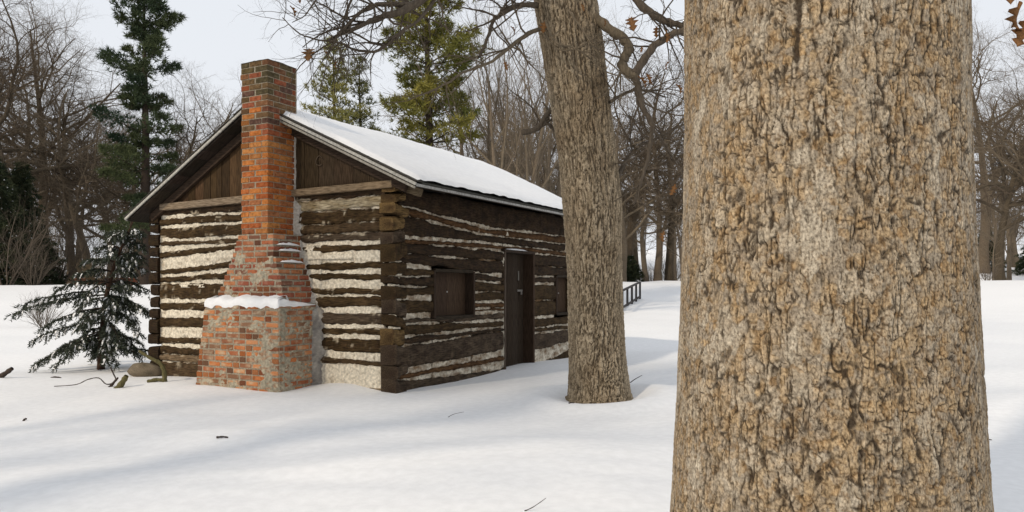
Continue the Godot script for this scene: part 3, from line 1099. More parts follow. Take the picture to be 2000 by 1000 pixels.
# a dark spruce or yew with drooping sprays, some of them holding snow
func spruce(called: String, h: float, wide: float, snow: float) -> Node3D:
	var o := thing(called)
	var tg := Geo.new()
	tg.tube(PackedVector3Array([Vector3(0, -0.2, 0), Vector3(0.03, h * 0.5, 0), Vector3(0, h, 0)]), PackedFloat32Array([h * 0.018, h * 0.011, 0.012]), 8, Color(0.06, 0.047, 0.037))
	part("trunk", o, tg.mesh(M.bark_far))
	var fg := Geo.new()
	var sg := Geo.new()
	var y := 0.25
	var az := 0.0
	while y < h:
		var w := wide * pow(1.0 - y / h, 0.75) + 0.15
		for b in 6:
			az += TAU / 6 + rng.randf_range(-0.4, 0.4)
			var ln := w * rng.randf_range(0.6, 1.1)
			var d := Vector3(cos(az), 0, sin(az))
			var nt := int(6 + ln * 16)
			for k in nt:
				var t := rng.randf_range(0.15, 1.0)
				var at := Vector3(0, y, 0) + d * ln * t + Vector3(0, -0.28 * ln * t * t, 0) + Vector3(rng.randf_range(-1, 1), rng.randf_range(-0.5, 0.3), rng.randf_range(-1, 1)) * 0.16 * (0.5 + ln * 0.3)
				var tone := Color(0.024, 0.036, 0.022).lerp(Color(0.065, 0.072, 0.036), rng.randf())
				tuft(fg, at, (d + Vector3(0, -0.7, 0)).normalized(), 0.3, 0.03, 8, tone)
				if rng.randf() < snow:
					tuft(sg, at + Vector3(0, 0.05, 0), d, 0.09, 0.05, 3, Color(0.82, 0.84, 0.86))
		y += rng.randf_range(0.22, 0.34)
	var c := part("foliage", o, fg.mesh(M.needles, false))
	c.set_meta("kind", "stuff")
	if snow > 0.0:
		c = part("snow", o, sg.mesh(M.snow, false))
		c.set_meta("kind", "stuff")
	return o

# the small leaning hemlock beside the cabin: every limb is placed by hand
func hemlock() -> void:
	var foot := Vector3(-6.35, 0, -12.0)
	foot.y = snow_h(foot.x, 12.0)
	var o := thing("hemlock", foot)
	label(o, "small leaning hemlock with snowy needles beside the left cabin wall", "tree")
	var tg := Geo.new()
	var tp := PackedVector3Array([Vector3(0, -0.15, 0), Vector3(0.01, 0.35, 0), Vector3(0.06, 0.8, 0.02), Vector3(0.10, 1.2, 0.0), Vector3(0.20, 1.6, -0.02), Vector3(0.36, 2.0, -0.02), Vector3(0.52, 2.3, 0.02)])
	tg.tube(tp, PackedFloat32Array([0.062, 0.05, 0.046, 0.036, 0.027, 0.016, 0.006]), 9, Color(0.085, 0.05, 0.035))
	part("trunk", o, tg.mesh(M.bark_far))
	var lg := Geo.new()
	var fg := Geo.new()
	var sg := Geo.new()
	# start height, end offset from the trunk foot, number of side sprays
	var limbs := [[1.15, Vector3(-1.28, 0.86, 0.15), 20], [1.2, Vector3(-0.95, 1.0, 0.45), 16], [0.95, Vector3(-0.62, 0.66, 0.5), 15], [0.72, Vector3(-0.92, 0.46, 0.25), 15], [0.6, Vector3(-0.72, 0.08, 0.55), 17], [0.55, Vector3(-0.9, 0.12, 0.1), 14], [0.5, Vector3(-0.35, 0.12, 0.6), 11],
		[1.15, Vector3(0.78, 0.88, 0.1), 17], [1.2, Vector3(0.72, 1.22, 0.35), 15], [0.95, Vector3(0.8, 0.55, 0.4), 16], [0.8, Vector3(0.55, 0.42, 0.5), 14], [0.7, Vector3(0.72, 0.22, 0.2), 14], [0.5, Vector3(0.42, 0.1, 0.35), 9],
		[1.35, Vector3(-0.5, 1.22, 0.35), 13], [1.35, Vector3(0.1, 1.05, 0.7), 14], [1.5, Vector3(-0.25, 1.45, 0.2), 11], [1.5, Vector3(0.62, 1.42, 0.2), 11], [1.65, Vector3(-0.12, 1.62, 0.25), 10], [1.7, Vector3(0.62, 1.66, 0.1), 10], [1.85, Vector3(0.0, 1.84, 0.1), 9], [1.9, Vector3(0.66, 1.88, 0.0), 9], [2.05, Vector3(0.15, 2.05, 0.1), 8], [2.1, Vector3(0.68, 2.08, 0.1), 8],
		[1.1, Vector3(-0.7, 0.9, -0.6), 13], [1.0, Vector3(0.5, 0.85, -0.7), 13], [0.7, Vector3(-0.3, 0.4, -0.6), 11], [1.3, Vector3(0.1, 1.2, -0.6), 12], [0.9, Vector3(0.1, 0.7, 0.75), 13], [2.2, Vector3(0.5, 2.42, 0.0), 7], [2.0, Vector3(0.35, 2.0, 0.3), 8], [1.75, Vector3(0.3, 1.7, 0.35), 9]]
	for k in 30:
		var hy := 0.22 + 2.0 * pow(rng.randf(), 1.4)
		var reach := lerpf(0.85, 0.2, hy / 2.2) * rng.randf_range(0.5, 1.0)
		var ha := rng.randf() * TAU
		limbs.append([hy, Vector3(0.2 * hy + cos(ha) * reach, maxf(0.08, hy - rng.randf_range(0.0, 0.45) * reach), sin(ha) * reach), int(6 + reach * 9)])
	for L in limbs:
		var y0: float = L[0]
		var i := 0
		while i < 5 and tp[i + 1].y < y0:
			i += 1
		var a := tp[i].lerp(tp[i + 1], (y0 - tp[i].y) / (tp[i + 1].y - tp[i].y))
		var b: Vector3 = L[1]
		var pts := PackedVector3Array()
		var rad := PackedFloat32Array()
		for k in 8:
			var t := k / 7.0
			pts.append(a.lerp(b, t) + Vector3(0, sin(t * PI) * 0.07, 0) + rv(0.015) * t)
			rad.append(lerpf(0.014, 0.003, t))
		lg.tube(pts, rad, 4, Color(0.07, 0.05, 0.038))
		var d := (b - a).normalized()
		var nsp: int = int(L[2] * 2.4)
		for s in nsp:
			var t := lerpf(0.18, 1.0, (s + rng.randf()) / nsp)
			var f := minf(t * 7.0, 6.99)
			var at := pts[int(f)].lerp(pts[int(f) + 1], f - int(f))
			var side := 1.0 if s % 2 == 0 else -1.0
			var sd := (d.cross(Vector3.UP) * side * rng.randf_range(0.2, 1.0) + d * rng.randf_range(0.2, 1.0) + Vector3(0, rng.randf_range(-0.75, 0.3), 0)).normalized()
			var sl := rng.randf_range(0.07, 0.2) * (1.15 - 0.5 * t)
			var n := int(sl * 125)
			for q in n:
				var u := (q + rng.randf()) / n
				var p := at + sd * sl * u + Vector3(0, -0.06 * u * u, 0)
				var tone := Color(0.038, 0.047, 0.034).lerp(Color(0.115, 0.125, 0.09), rng.randf() * rng.randf())
				var nd := (sd * 0.6 + rv(1.0)).normalized() * rng.randf_range(0.03, 0.06)
				var wd := nd.cross(rv(1.0)).normalized() * 0.009
				fg.tri(p - wd, p + nd, p + wd, tone)
				nd = (sd * 0.6 + rv(1.0)).normalized() * rng.randf_range(0.03, 0.06)
				fg.tri(p + wd, p + nd, p - wd, tone)
			if rng.randf() < 0.32:
				# a pillow of snow lying along the spray
				var base := sg.v.size()
				var m := at + sd * sl * rng.randf_range(0.25, 0.75) + Vector3(0, 0.006, 0)
				var hw := rng.randf_range(0.010, 0.022)
				for r in 5:
					for c in 5:
						var uu := r / 2.0 - 1.0
						var ww := c / 2.0 - 1.0
						var e := sqrt(maxf(0.0, 1.0 - uu * uu)) * sqrt(maxf(0.0, 1.0 - ww * ww))
						sg.v.append(m + sd * sl * 0.27 * uu + sd.cross(Vector3.UP).normalized() * hw * ww * (1.1 - 0.4 * absf(uu)) + Vector3(0, e * hw * 0.75 - 0.06 * pow((uu + 1) * 0.5, 2), 0))
				sg.quads(base, 5, 5)
	part("limbs", o, lg.mesh(M.bark_far))
	var c := part("foliage", o, fg.mesh(M.needles, false))
	c.set_meta("kind", "stuff")
	c = part("snow", o, sg.mesh(M.snow))
	c.set_meta("kind", "stuff")

# ---------------------------------------------------------------- the two oaks in front
func leaf_mesh(curl: float, size: float) -> ArrayMesh:
	# a dry lobed oak leaf, folded along its rib
	var g := Geo.new()
	var k := 13
	for i in k:
		var t := i / (k - 1.0)
		var lobe := 0.62 + 0.38 * cos(t * TAU * 3.5)
		var w := size * 0.42 * pow(sin(PI * clampf(t * 0.92 + 0.05, 0, 1)), 0.7) * lobe
		for s in [-1.0, -0.5, 0.0, 0.5, 1.0]:
			var a: float = s * curl
			g.v.append(Vector3(sin(a) / maxf(curl, 0.1) * w, -t * size + 0.06 * size * absf(s), (1.0 - cos(a)) / maxf(curl, 0.1) * w + size * 0.22 * sin(t * 2.6)))
			g.c.append(Color.WHITE.lerp(Color(0.7, 0.65, 0.6), absf(s)))
	g.quads(0, k, 5)
	return g.mesh(M.leaf)

func hang_leaf(parent: Node, at: Vector3, size: float, which: int) -> void:
	var o := part("dead_leaf", parent, M.leaf_meshes[which % 3], at)
	o.rotation = Vector3(rng.randf_range(-0.5, 0.4), rng.randf() * TAU, rng.randf_range(-0.4, 0.4))
	o.scale = Vector3.ONE * size

func foreground_oak() -> void:
	var base := Vector3(0.957, 0, -2.417)
	var o := thing("oak_tree", base)
	label(o, "huge foreground oak with pale flaky cracked bark filling the right side", "tree")
	var plates := noise(11, 22.0, 1, FastNoiseLite.TYPE_CELLULAR)
	plates.cellular_return_type = FastNoiseLite.RETURN_DISTANCE2_SUB
	plates.cellular_jitter = 0.95
	var plate_id := noise(11, 22.0, 1, FastNoiseLite.TYPE_CELLULAR)
	plate_id.cellular_return_type = FastNoiseLite.RETURN_CELL_VALUE
	plate_id.cellular_jitter = 0.95
	var small := noise(12, 46.0, 1, FastNoiseLite.TYPE_CELLULAR)
	small.cellular_return_type = FastNoiseLite.RETURN_DISTANCE2_SUB
	var small_id := noise(12, 46.0, 1, FastNoiseLite.TYPE_CELLULAR)
	small_id.cellular_return_type = FastNoiseLite.RETURN_CELL_VALUE
	var micro := noise(20, 95.0, 1, FastNoiseLite.TYPE_CELLULAR)
	micro.cellular_return_type = FastNoiseLite.RETURN_DISTANCE2_SUB
	var split := noise(13, 9.0, 2)
	var split2 := noise(19, 17.0, 2)
	var split3 := noise(29, 27.0, 2)
	var warp := noise(14, 9.0, 3)
	var warp2 := noise(15, 40.0, 2)
	var patch := noise(16, 3.2, 4)
	var fine := noise(17, 110.0, 3)
	var mottle := noise(18, 26.0, 4)
	var g := Geo.new()
	# ring angles: fine on the side that can be seen, coarse behind
	var ang := PackedFloat32Array()
	var facing := atan2(2.417, -0.957)
	var fineset := 560
	for i in fineset:
		ang.append(facing - 1.52 + 3.04 * i / fineset)
	for i in 70:
		ang.append(facing + 1.52 + (TAU - 3.04) * i / 70.0)
	var ys := PackedFloat32Array()
	for i in 14:
		ys.append(-0.35 + 0.90 * i / 14.0)
	for i in 640:
		ys.append(0.55 + 1.60 * i / 640.0)
	for i in 24:
		ys.append(2.15 + 4.0 * pow(i / 23.0, 1.3))
	var cols := ang.size()
	var crack := Color(0.048, 0.035, 0.024)
	for y in ys:
		var r := 0.413 + 0.045 * pow(clampf((1.9 - y) / 1.25, 0.0, 2.0), 1.6) + 0.10 * pow(clampf((0.5 - y) / 0.85, 0, 1), 2.0) - 0.012 * maxf(0, y - 2.0)
		for an in ang:
			var dir := Vector3(cos(an), 0, sin(an))
			var rr := r * (1.0 + 0.012 * sin(an * 3.0 + y) + 0.010 * sin(an * 7.0 + y * 0.8))
			var p := dir * rr
			p.y = y
			var w := warp.get_noise_3d(p.x, y * 0.55, p.z)
			var w2 := warp2.get_noise_3d(p.x, y * 0.6, p.z)
			var q := Vector3(p.x + w * 0.016 + w2 * 0.003, y, p.z - w * 0.016 + w2 * 0.003)
			var zone := patch.get_noise_3d(p.x * 1.5, y * 0.7, p.z * 1.5)
			# long vertical splits, closer together towards the flanks of the tree
			var s1 := split.get_noise_3d(q.x, q.y * 0.07, q.z)
			var s2 := split2.get_noise_3d(q.x, q.y * 0.09, q.z)
			var v1 := absf(s1)
			var v2 := absf(s2)
			# cross cracks, stepped from one strip of bark to the next
			var step_y := q.y + (0.037 if s1 > 0.0 else 0.0) + (0.023 if s2 > 0.0 else 0.0)
			var hc := absf(split.get_noise_3d(q.x * 0.55 + 7.0, step_y * 1.25, q.z * 0.55))
			var hk := (1.0 - smoothstep(0.008, 0.045, hc)) * clampf(0.35 + 2.6 * mottle.get_noise_3d(p.x + 2.0, step_y, p.z), 0.0, 1.0)
			var v3 := absf(split3.get_noise_3d(q.x, q.y * 0.11, q.z))
			# plates, taller than wide, and the small scales on them
			var yq := q.y * 0.62 + w2 * 0.010
			var e := plates.get_noise_3d(q.x, yq, q.z) + 1.0
			var id := plate_id.get_noise_3d(q.x, yq, q.z)
			var e2 := small.get_noise_3d(q.x + w2 * 0.004, q.y * 0.8, q.z) + 1.0
			var id2 := small_id.get_noise_3d(q.x + w2 * 0.004, q.y * 0.8, q.z)
			var m := mottle.get_noise_3d(p.x, y * 0.8, p.z)
			var fn := fine.get_noise_3d(p.x, y * 0.7, p.z)
			var smooth_zone := smoothstep(0.16, 0.36, zone)
			var ck := maxf((1.0 - smoothstep(0.010, 0.046, v1)) * clampf(0.85 + 2.6 * m, 0.0, 1.0), (1.0 - smoothstep(0.010, 0.056, v2)) * clampf(0.7 + 2.6 * warp.get_noise_3d(p.x + 5.0, y, p.z), 0.0, 1.0)) * (1.0 - 0.4 * smooth_zone)
			ck = maxf(ck, (1.0 - smoothstep(0.010, 0.070, v3)) * clampf(0.45 + 2.0 * w2 + 0.5 * w, 0.0, 1.0) * 0.85)
			ck = maxf(ck, hk * 0.85 * (1.0 - 0.6 * smooth_zone))
			var ck2 := (1.0 - smoothstep(0.02, 0.12, e)) * (1.0 - 0.55 * smooth_zone) * clampf(0.62 + 1.8 * w2 - 0.5 * m, 0.0, 1.0)
			var ck3 := (1.0 - smoothstep(0.02, 0.16, e2)) * (1.0 - 0.75 * smooth_zone) * clampf(0.35 + 2.2 * m, 0.0, 1.0)
			var scale_off := clampf((id2 - 0.3) * 2.6, 0.0, 1.0) * smoothstep(0.0, 0.22, m)
			var hgt := id * 0.0013 + id2 * 0.0008 * (1.0 - 0.7 * smooth_zone) + fn * 0.0006 + w2 * 0.0003 + m * 0.0006 + w * 0.002 - ck * 0.0060 - ck2 * 0.0032 - ck3 * 0.0010 - scale_off * 0.0013
			g.v.append(p + dir * hgt)
			var grey := Color(0.325, 0.268, 0.200)
			var tan_ := Color(0.435, 0.318, 0.188)
			var rust := Color(0.260, 0.152, 0.064)
			var pale := Color(0.485, 0.420, 0.325)
			var cc := grey.lerp(tan_, clampf(0.5 + 0.55 * id2 + 0.6 * m - 0.4 * zone, 0, 1))
			cc = cc.lerp(pale, clampf(smooth_zone * 0.38 + 0.65 * id + 0.05, 0, 1))
			cc = cc.lerp(rust, clampf(scale_off * 0.42 + ck3 * 0.55 + maxf(0.0, mottle.get_noise_3d(p.x * 0.8 + 3.0, y * 0.6, p.z * 0.8) - 0.26) * 1.4 * (1.0 - 0.6 * smooth_zone), 0, 0.8))
			var e3 := micro.get_noise_3d(q.x + fn * 0.004, q.y * 0.75, q.z) + 1.0
			var kk := 1.15 * (1.0 + 0.34 * fn + 0.25 * w2) * lerpf(0.68, 1.0, smoothstep(0.0, 0.22, e3))
			cc = Color(cc.r * kk, cc.g * kk, cc.b * kk)
			cc = cc.lerp(crack, clampf(maxf(maxf(ck, ck2 * 0.85), ck3 * 0.42), 0, 0.93))
			g.c.append(cc)
	g.quads(0, ys.size(), cols, true)
	# winding: rows go up, columns go round against the clock as seen from above, hence to the left from outside
	for i in g.ix.size() / 3:
		var t := g.ix[i * 3 + 1]
		g.ix[i * 3 + 1] = g.ix[i * 3 + 2]
		g.ix[i * 3 + 2] = t
	part("trunk", o, g.mesh(M.bark_near))
	# a thin low bough with dead leaves, hanging into the upper right corner
	var tw := Geo.new()
	tw.tube(PackedVector3Array([Vector3(0.25, 2.9, 0.2), Vector3(0.5, 2.55, 0.3), Vector3(0.6, 2.28, 0.32), Vector3(0.55, 2.12, 0.28), Vector3(0.50, 2.05, 0.25)]), PackedFloat32Array([0.03, 0.016, 0.008, 0.004, 0.002]), 6, BARK)
	tw.tube(PackedVector3Array([Vector3(0.6, 2.28, 0.32), Vector3(0.64, 2.12, 0.30), Vector3(0.62, 1.99, 0.26)]), PackedFloat32Array([0.006, 0.004, 0.002]), 5, BARK)
	var bough := part("bough", o, tw.mesh(M.bark_far))
	var at := pt(1966, 0, 2.15) - base
	hang_leaf(bough, at + Vector3(-0.01, 0.06, 0), 0.085, 0)
	hang_leaf(bough, at + Vector3(-0.035, 0.06, 0.01), 0.065, 1)
	at = pt(1998, 40, 2.2) - base
	hang_leaf(bough, at + Vector3(0, 0.05, 0), 0.095, 2)
	hang_leaf(bough, at + Vector3(0.02, 0.0, 0.02), 0.085, 0)

# smooth path through given points
func path(list: Array, sub: int) -> PackedVector3Array:
	var out := PackedVector3Array()
	for i in list.size() - 1:
		var a: Vector3 = list[maxi(i - 1, 0)]
		var b: Vector3 = list[i]
		var c: Vector3 = list[i + 1]
		var d: Vector3 = list[mini(i + 2, list.size() - 1)]
		for s in sub:
			out.append(b.cubic_interpolate(c, a, d, s / float(sub)))
	out.append(list[-1])
	return out

func second_oak() -> void:
	var foot := Vector3(1.0, 0, -8.85)
	foot.y = 0.0
	var o := thing("oak_tree", foot)
	label(o, "tall oak with ridged brown bark standing before the cabin's far end", "tree")
	var axis := path([pt(1173, 800, 8.85), pt(1172, 778, 8.85), pt(1165, 640, 8.85), pt(1160, 500, 8.85), pt(1155, 400, 8.85), pt(1145, 300, 8.85), pt(1131, 200, 8.85), pt(1117, 100, 8.85), pt(1103, 0, 8.85), pt(1092, -110, 8.85), pt(1085, -250, 8.85), pt(1075, -500, 8.85)], 6)
	var ridge := noise(21, 27.0, 2)
	var rid := noise(25, 16.0, 2)
	var chop := noise(26, 13.0, 2)
	var warp := noise(22, 5.0, 3)
	var fine := noise(23, 40.0, 3)
	var big := noise(24, 1.6, 3)
	var g := Geo.new()
	var cols := 260
	var rows := 760
	var ytop := axis[axis.size() - 1].y
	var ybot := axis[0].y
	var k := 0
	for i in rows:
		var y := lerpf(ybot, ytop, pow(i / (rows - 1.0), 1.15))
		while k < axis.size() - 2 and axis[k + 1].y < y:
			k += 1
		var ctr := axis[k].lerp(axis[k + 1], clampf((y - axis[k].y) / maxf(axis[k + 1].y - axis[k].y, 0.001), 0, 1))
		var rr := 0.315 + 0.034 * exp(-maxf(y, 0.0) / 0.24) * 1.6 * (1.0 + 0.35 * sin(y * 2.0))
		if y > 2.0:
			rr += 0.045 * smoothstep(2.0, 4.6, y)
		rr += 0.02 * exp(-pow((y - 2.25) / 0.4, 2))
		if y < 0:
			rr += 0.02
		if y > 5.5:
			rr -= 0.03 * (y - 5.5)
		for j in cols:
			var an := TAU * j / cols
			var dir := Vector3(cos(an), 0, -sin(an))
			var r2 := rr * (1.0 + 0.03 * sin(an * 3.0 + y * 0.7) + 0.02 * sin(an * 5.0 - y))
			var p := dir * r2
			var w := warp.get_noise_3d(p.x, y * 0.6, p.z)
			var q := Vector3(p.x + w * 0.03, y * 0.115 + w * 0.02, p.z - w * 0.03)
			var e := absf(ridge.get_noise_3d(q.x, q.y * lerpf(1.5, 0.8, clampf(y / 4.0, 0, 1)), q.z))
			var id := rid.get_noise_3d(q.x, y * 0.16, q.z)
			var fn := fine.get_noise_3d(p.x, y * 0.35, p.z)
			var ck := 1.0 - smoothstep(0.04, 0.25 + 0.1 * fn, e)
			var brk := 1.0 - smoothstep(0.0, 0.22, absf(chop.get_noise_3d(p.x, y, p.z)))
			ck = maxf(ck, brk * 0.45)
			g.v.append(ctr - foot + dir * (r2 + id * 0.008 + fn * 0.006 - ck * 0.022))
			var cc := Color(0.335, 0.262, 0.172).lerp(Color(0.445, 0.362, 0.252), clampf(0.5 + 0.9 * id, 0, 1))
			cc = cc.lerp(Color(0.25, 0.185, 0.115), clampf(0.15 + 1.3 * big.get_noise_3d(p.x, y, p.z) + 0.35 * smoothstep(2.5, 4.5, y), 0, 1) * 0.8)
			var m := 1.13 * (1.0 + 0.45 * fn)
			cc = Color(cc.r * m, cc.g * m, cc.b * m).lerp(Color(0.075, 0.054, 0.035), ck * 0.9)
			g.c.append(cc)
	g.quads(0, rows, cols, true)
	part("trunk", o, g.mesh(M.bark_near))
	# limbs; each is a path of bearings with its depth, and carries its own twigs
	var P := {"depth": 3, "seg": [1, 6, 5, 4], "sides": [6, 5, 4, 3], "wob": [0.2, 0.30, 0.33, 0.3], "up": [0, 0.0, -0.02, -0.02], "tip": [0.3, 0.35, 0.4, 0.4], "kids": [6, 5, 4, 0], "t0": [0.2, 0.2, 0.15, 0.1], "ang": [0.9, 0.85, 0.8, 0.7], "rr": [0.5, 0.55, 0.6, 0.6], "rat": [0.5, 0.55, 0.5, 0.5], "pale": 0.3}
	var dark := Color(0.135, 0.107, 0.08)
	var warm := Color(0.19, 0.15, 0.105)
	var limbs := [
		[[[1150, 20, 8.75], [1178, 48, 8.6], [1205, 66, 8.5], [1224, 84, 8.45], [1228, 100, 8.4], [1218, 114, 8.38], [1215, 128, 8.36], [1226, 142, 8.3], [1240, 148, 8.3]], 0.056, 0.048, 7, 0.8, warm],
		[[[1238, 146, 8.3], [1256, 120, 8.3], [1276, 92, 8.3], [1300, 76, 8.3], [1322, 62, 8.2], [1360, 50, 8.2], [1400, 20, 8.2]], 0.05, 0.028, 12, 1.0, dark],
		[[[1238, 146, 8.3], [1246, 172, 8.3], [1250, 200, 8.3], [1262, 222, 8.3], [1273, 246, 8.3], [1272, 275, 8.35], [1262, 320, 8.4], [1250, 360, 8.4], [1236, 400, 8.4]], 0.045, 0.014, 11, 0.8, dark],
		[[[1180, -70, 8.7], [1225, -20, 8.5], [1262, 18, 8.4], [1290, 38, 8.4], [1325, 48, 8.4], [1370, 70, 8.4]], 0.055, 0.03, 12, 1.0, dark],
		[[[1272, 250, 8.3], [1290, 270, 8.4], [1310, 300, 8.5], [1335, 345, 8.5]], 0.02, 0.01, 8, 0.8, dark],
		[[[1190, 200, 8.6], [1215, 185, 8.7], [1240, 176, 8.8], [1268, 178, 8.9], [1300, 190, 9.0]], 0.022, 0.008, 10, 0.8, dark],
		[[[1205, 350, 8.8], [1225, 310, 9.0], [1250, 285, 9.1], [1285, 270, 9.2], [1340, 240, 9.3]], 0.028, 0.012, 10, 0.9, dark],
		[[[1050, 10, 8.7], [1015, 10, 8.5], [985, 24, 8.3], [962, 44, 8.2], [950, 84, 8.1], [936, 112, 8.0]], 0.035, 0.012, 12, 0.8, dark],
		[[[1068, 52, 8.6], [1032, 66, 8.4], [1000, 88, 8.2], [962, 118, 8.0], [905, 143, 7.9], [852, 174, 7.8], [800, 193, 7.7]], 0.030, 0.006, 16, 0.7, warm],
		[[[1085, -200, 8.7], [1010, -110, 8.2], [930, -50, 7.8], [835, -8, 7.4], [770, 28, 7.2], [735, 37, 7.1], [690, 55, 7.0], [640, 80, 6.9]], 0.075, 0.010, 22, 0.75, dark],
		[[[800, 10, 7.3], [745, 8, 7.2], [716, 18, 7.1], [690, 36, 7.0], [662, 68, 6.9], [648, 92, 6.9], [630, 120, 6.9]], 0.026, 0.005, 16, 0.7, dark],
		[[[790, 58, 7.2], [748, 92, 7.1], [730, 101, 7.0], [692, 96, 7.0], [660, 82, 6.9], [612, 76, 6.9], [578, 60, 6.8], [552, 34, 6.8]], 0.018, 0.004, 16, 0.6, dark],
		[[[870, -30, 7.5], [826, 30, 7.4], [790, 58, 7.2], [758, 78, 7.1]], 0.022, 0.008, 8, 0.7, dark],
		[[[720, -60, 7.1], [690, -10, 7.0], [676, 30, 7.0], [660, 70, 6.9], [640, 110, 6.9]], 0.016, 0.004, 14, 0.6, dark],
		[[[640, -30, 6.9], [610, 10, 6.8], [596, 30, 6.8], [570, 44, 6.8]], 0.010, 0.003, 8, 0.6, dark],
		[[[700, 50, 7.0], [680, 62, 7.0], [664, 66, 6.95], [650, 72, 6.9], [632, 56, 6.9]], 0.012, 0.004, 14, 0.6, dark],
		[[[1065, 40, 8.4], [1085, 82, 8.25], [1120, 93, 8.2], [1150, 112, 8.2], [1180, 138, 8.2], [1215, 150, 8.2]], 0.014, 0.006, 9, 0.5, warm],
		[[[1110, 20, 8.4], [1140, 62, 8.2], [1165, 100, 8.15], [1200, 130, 8.15], [1240, 168, 8.2]], 0.012, 0.005, 9, 0.5, warm],
		[[[1060, 60, 8.45], [1090, 96, 8.25], [1135, 92, 8.2], [1175, 62, 8.3]], 0.010, 0.006, 6, 0.4, warm],
		[[[1020, 260, 9.3], [1050, 250, 9.2], [1070, 222, 9.1], [1088, 200, 9.0]], 0.035, 0.03, 5, 0.7, dark],
		[[[1110, 330, 8.9], [1088, 262, 9.2], [1074, 246, 9.25], [1066, 238, 9.3], [1072, 222, 9.3], [1060, 200, 9.4]], 0.03, 0.012, 5, 0.5, dark]]
	var n := 0
	for L in limbs:
		var raw := []
		for q in L[0]:
			raw.append(pt(q[0], q[1], q[2]) - foot)
		var p := path(raw, 4)
		var rad := PackedFloat32Array()
		for i in p.size():
			rad.append(lerpf(L[1], L[2], pow(i / (p.size() - 1.0), 0.8)) * (1.0 + 0.10 * sin(i * 1.9)))
			if i > 0:
				p[i] += rv(L[1] * 0.22)
		var lg := Geo.new()
		lg.tube(p, rad, 9, L[5])
		var geos := [Geo.new(), lg, lg, lg, lg]
		for s in L[3]:
			var t := rng.randf_range(0.12, 1.0)
			var f := minf(t * (p.size() - 1), p.size() - 1.01)
			var i := int(f)
			var al := (p[i + 1] - p[i]).normalized()
			var nd := (al * 0.5 + rv(1.0).normalized()).normalized()
			nd.z *= 0.6
			grow(geos, p[i].lerp(p[i + 1], f - i), nd.normalized(), L[4] * rng.randf_range(0.4, 1.0), minf(rad[i] * 0.5, 0.011) + 0.001, 1, P, (L[5] as Color) * 0.95)
		part("limb", o, lg.mesh(M.bark_far))
		n += 1
	for q in [[607, 96, 6.9, 0.17], [566, 12, 6.8, 0.10], [592, -6, 6.8, 0.09], [1298, 452, 8.4, 0.12], [1318, 360, 8.4, 0.13], [1246, 150, 8.2, 0.15], [1231, 35, 8.3, 0.2], [1283, 52, 8.3, 0.12], [1262, 145, 8.3, 0.12], [1272, 150, 8.3, 0.1], [1300, 60, 8.2, 0.13], [1135, 8, 8.2, 0.08], [1065, 42, 8.4, 0.13], [1320, 165, 8.4, 0.12], [985, 120, 8.0, 0.1], [1180, 38, 8.3, 0.08], [997, 52, 8.2, 0.1], [660, 120, 6.9, 0.08], [633, 100, 6.9, 0.08], [1308, 120, 8.3, 0.1], [1255, 90, 8.3, 0.08]]:
		hang_leaf(o, pt(q[0], q[1], q[2]) - foot, q[3], n)
		n += 1

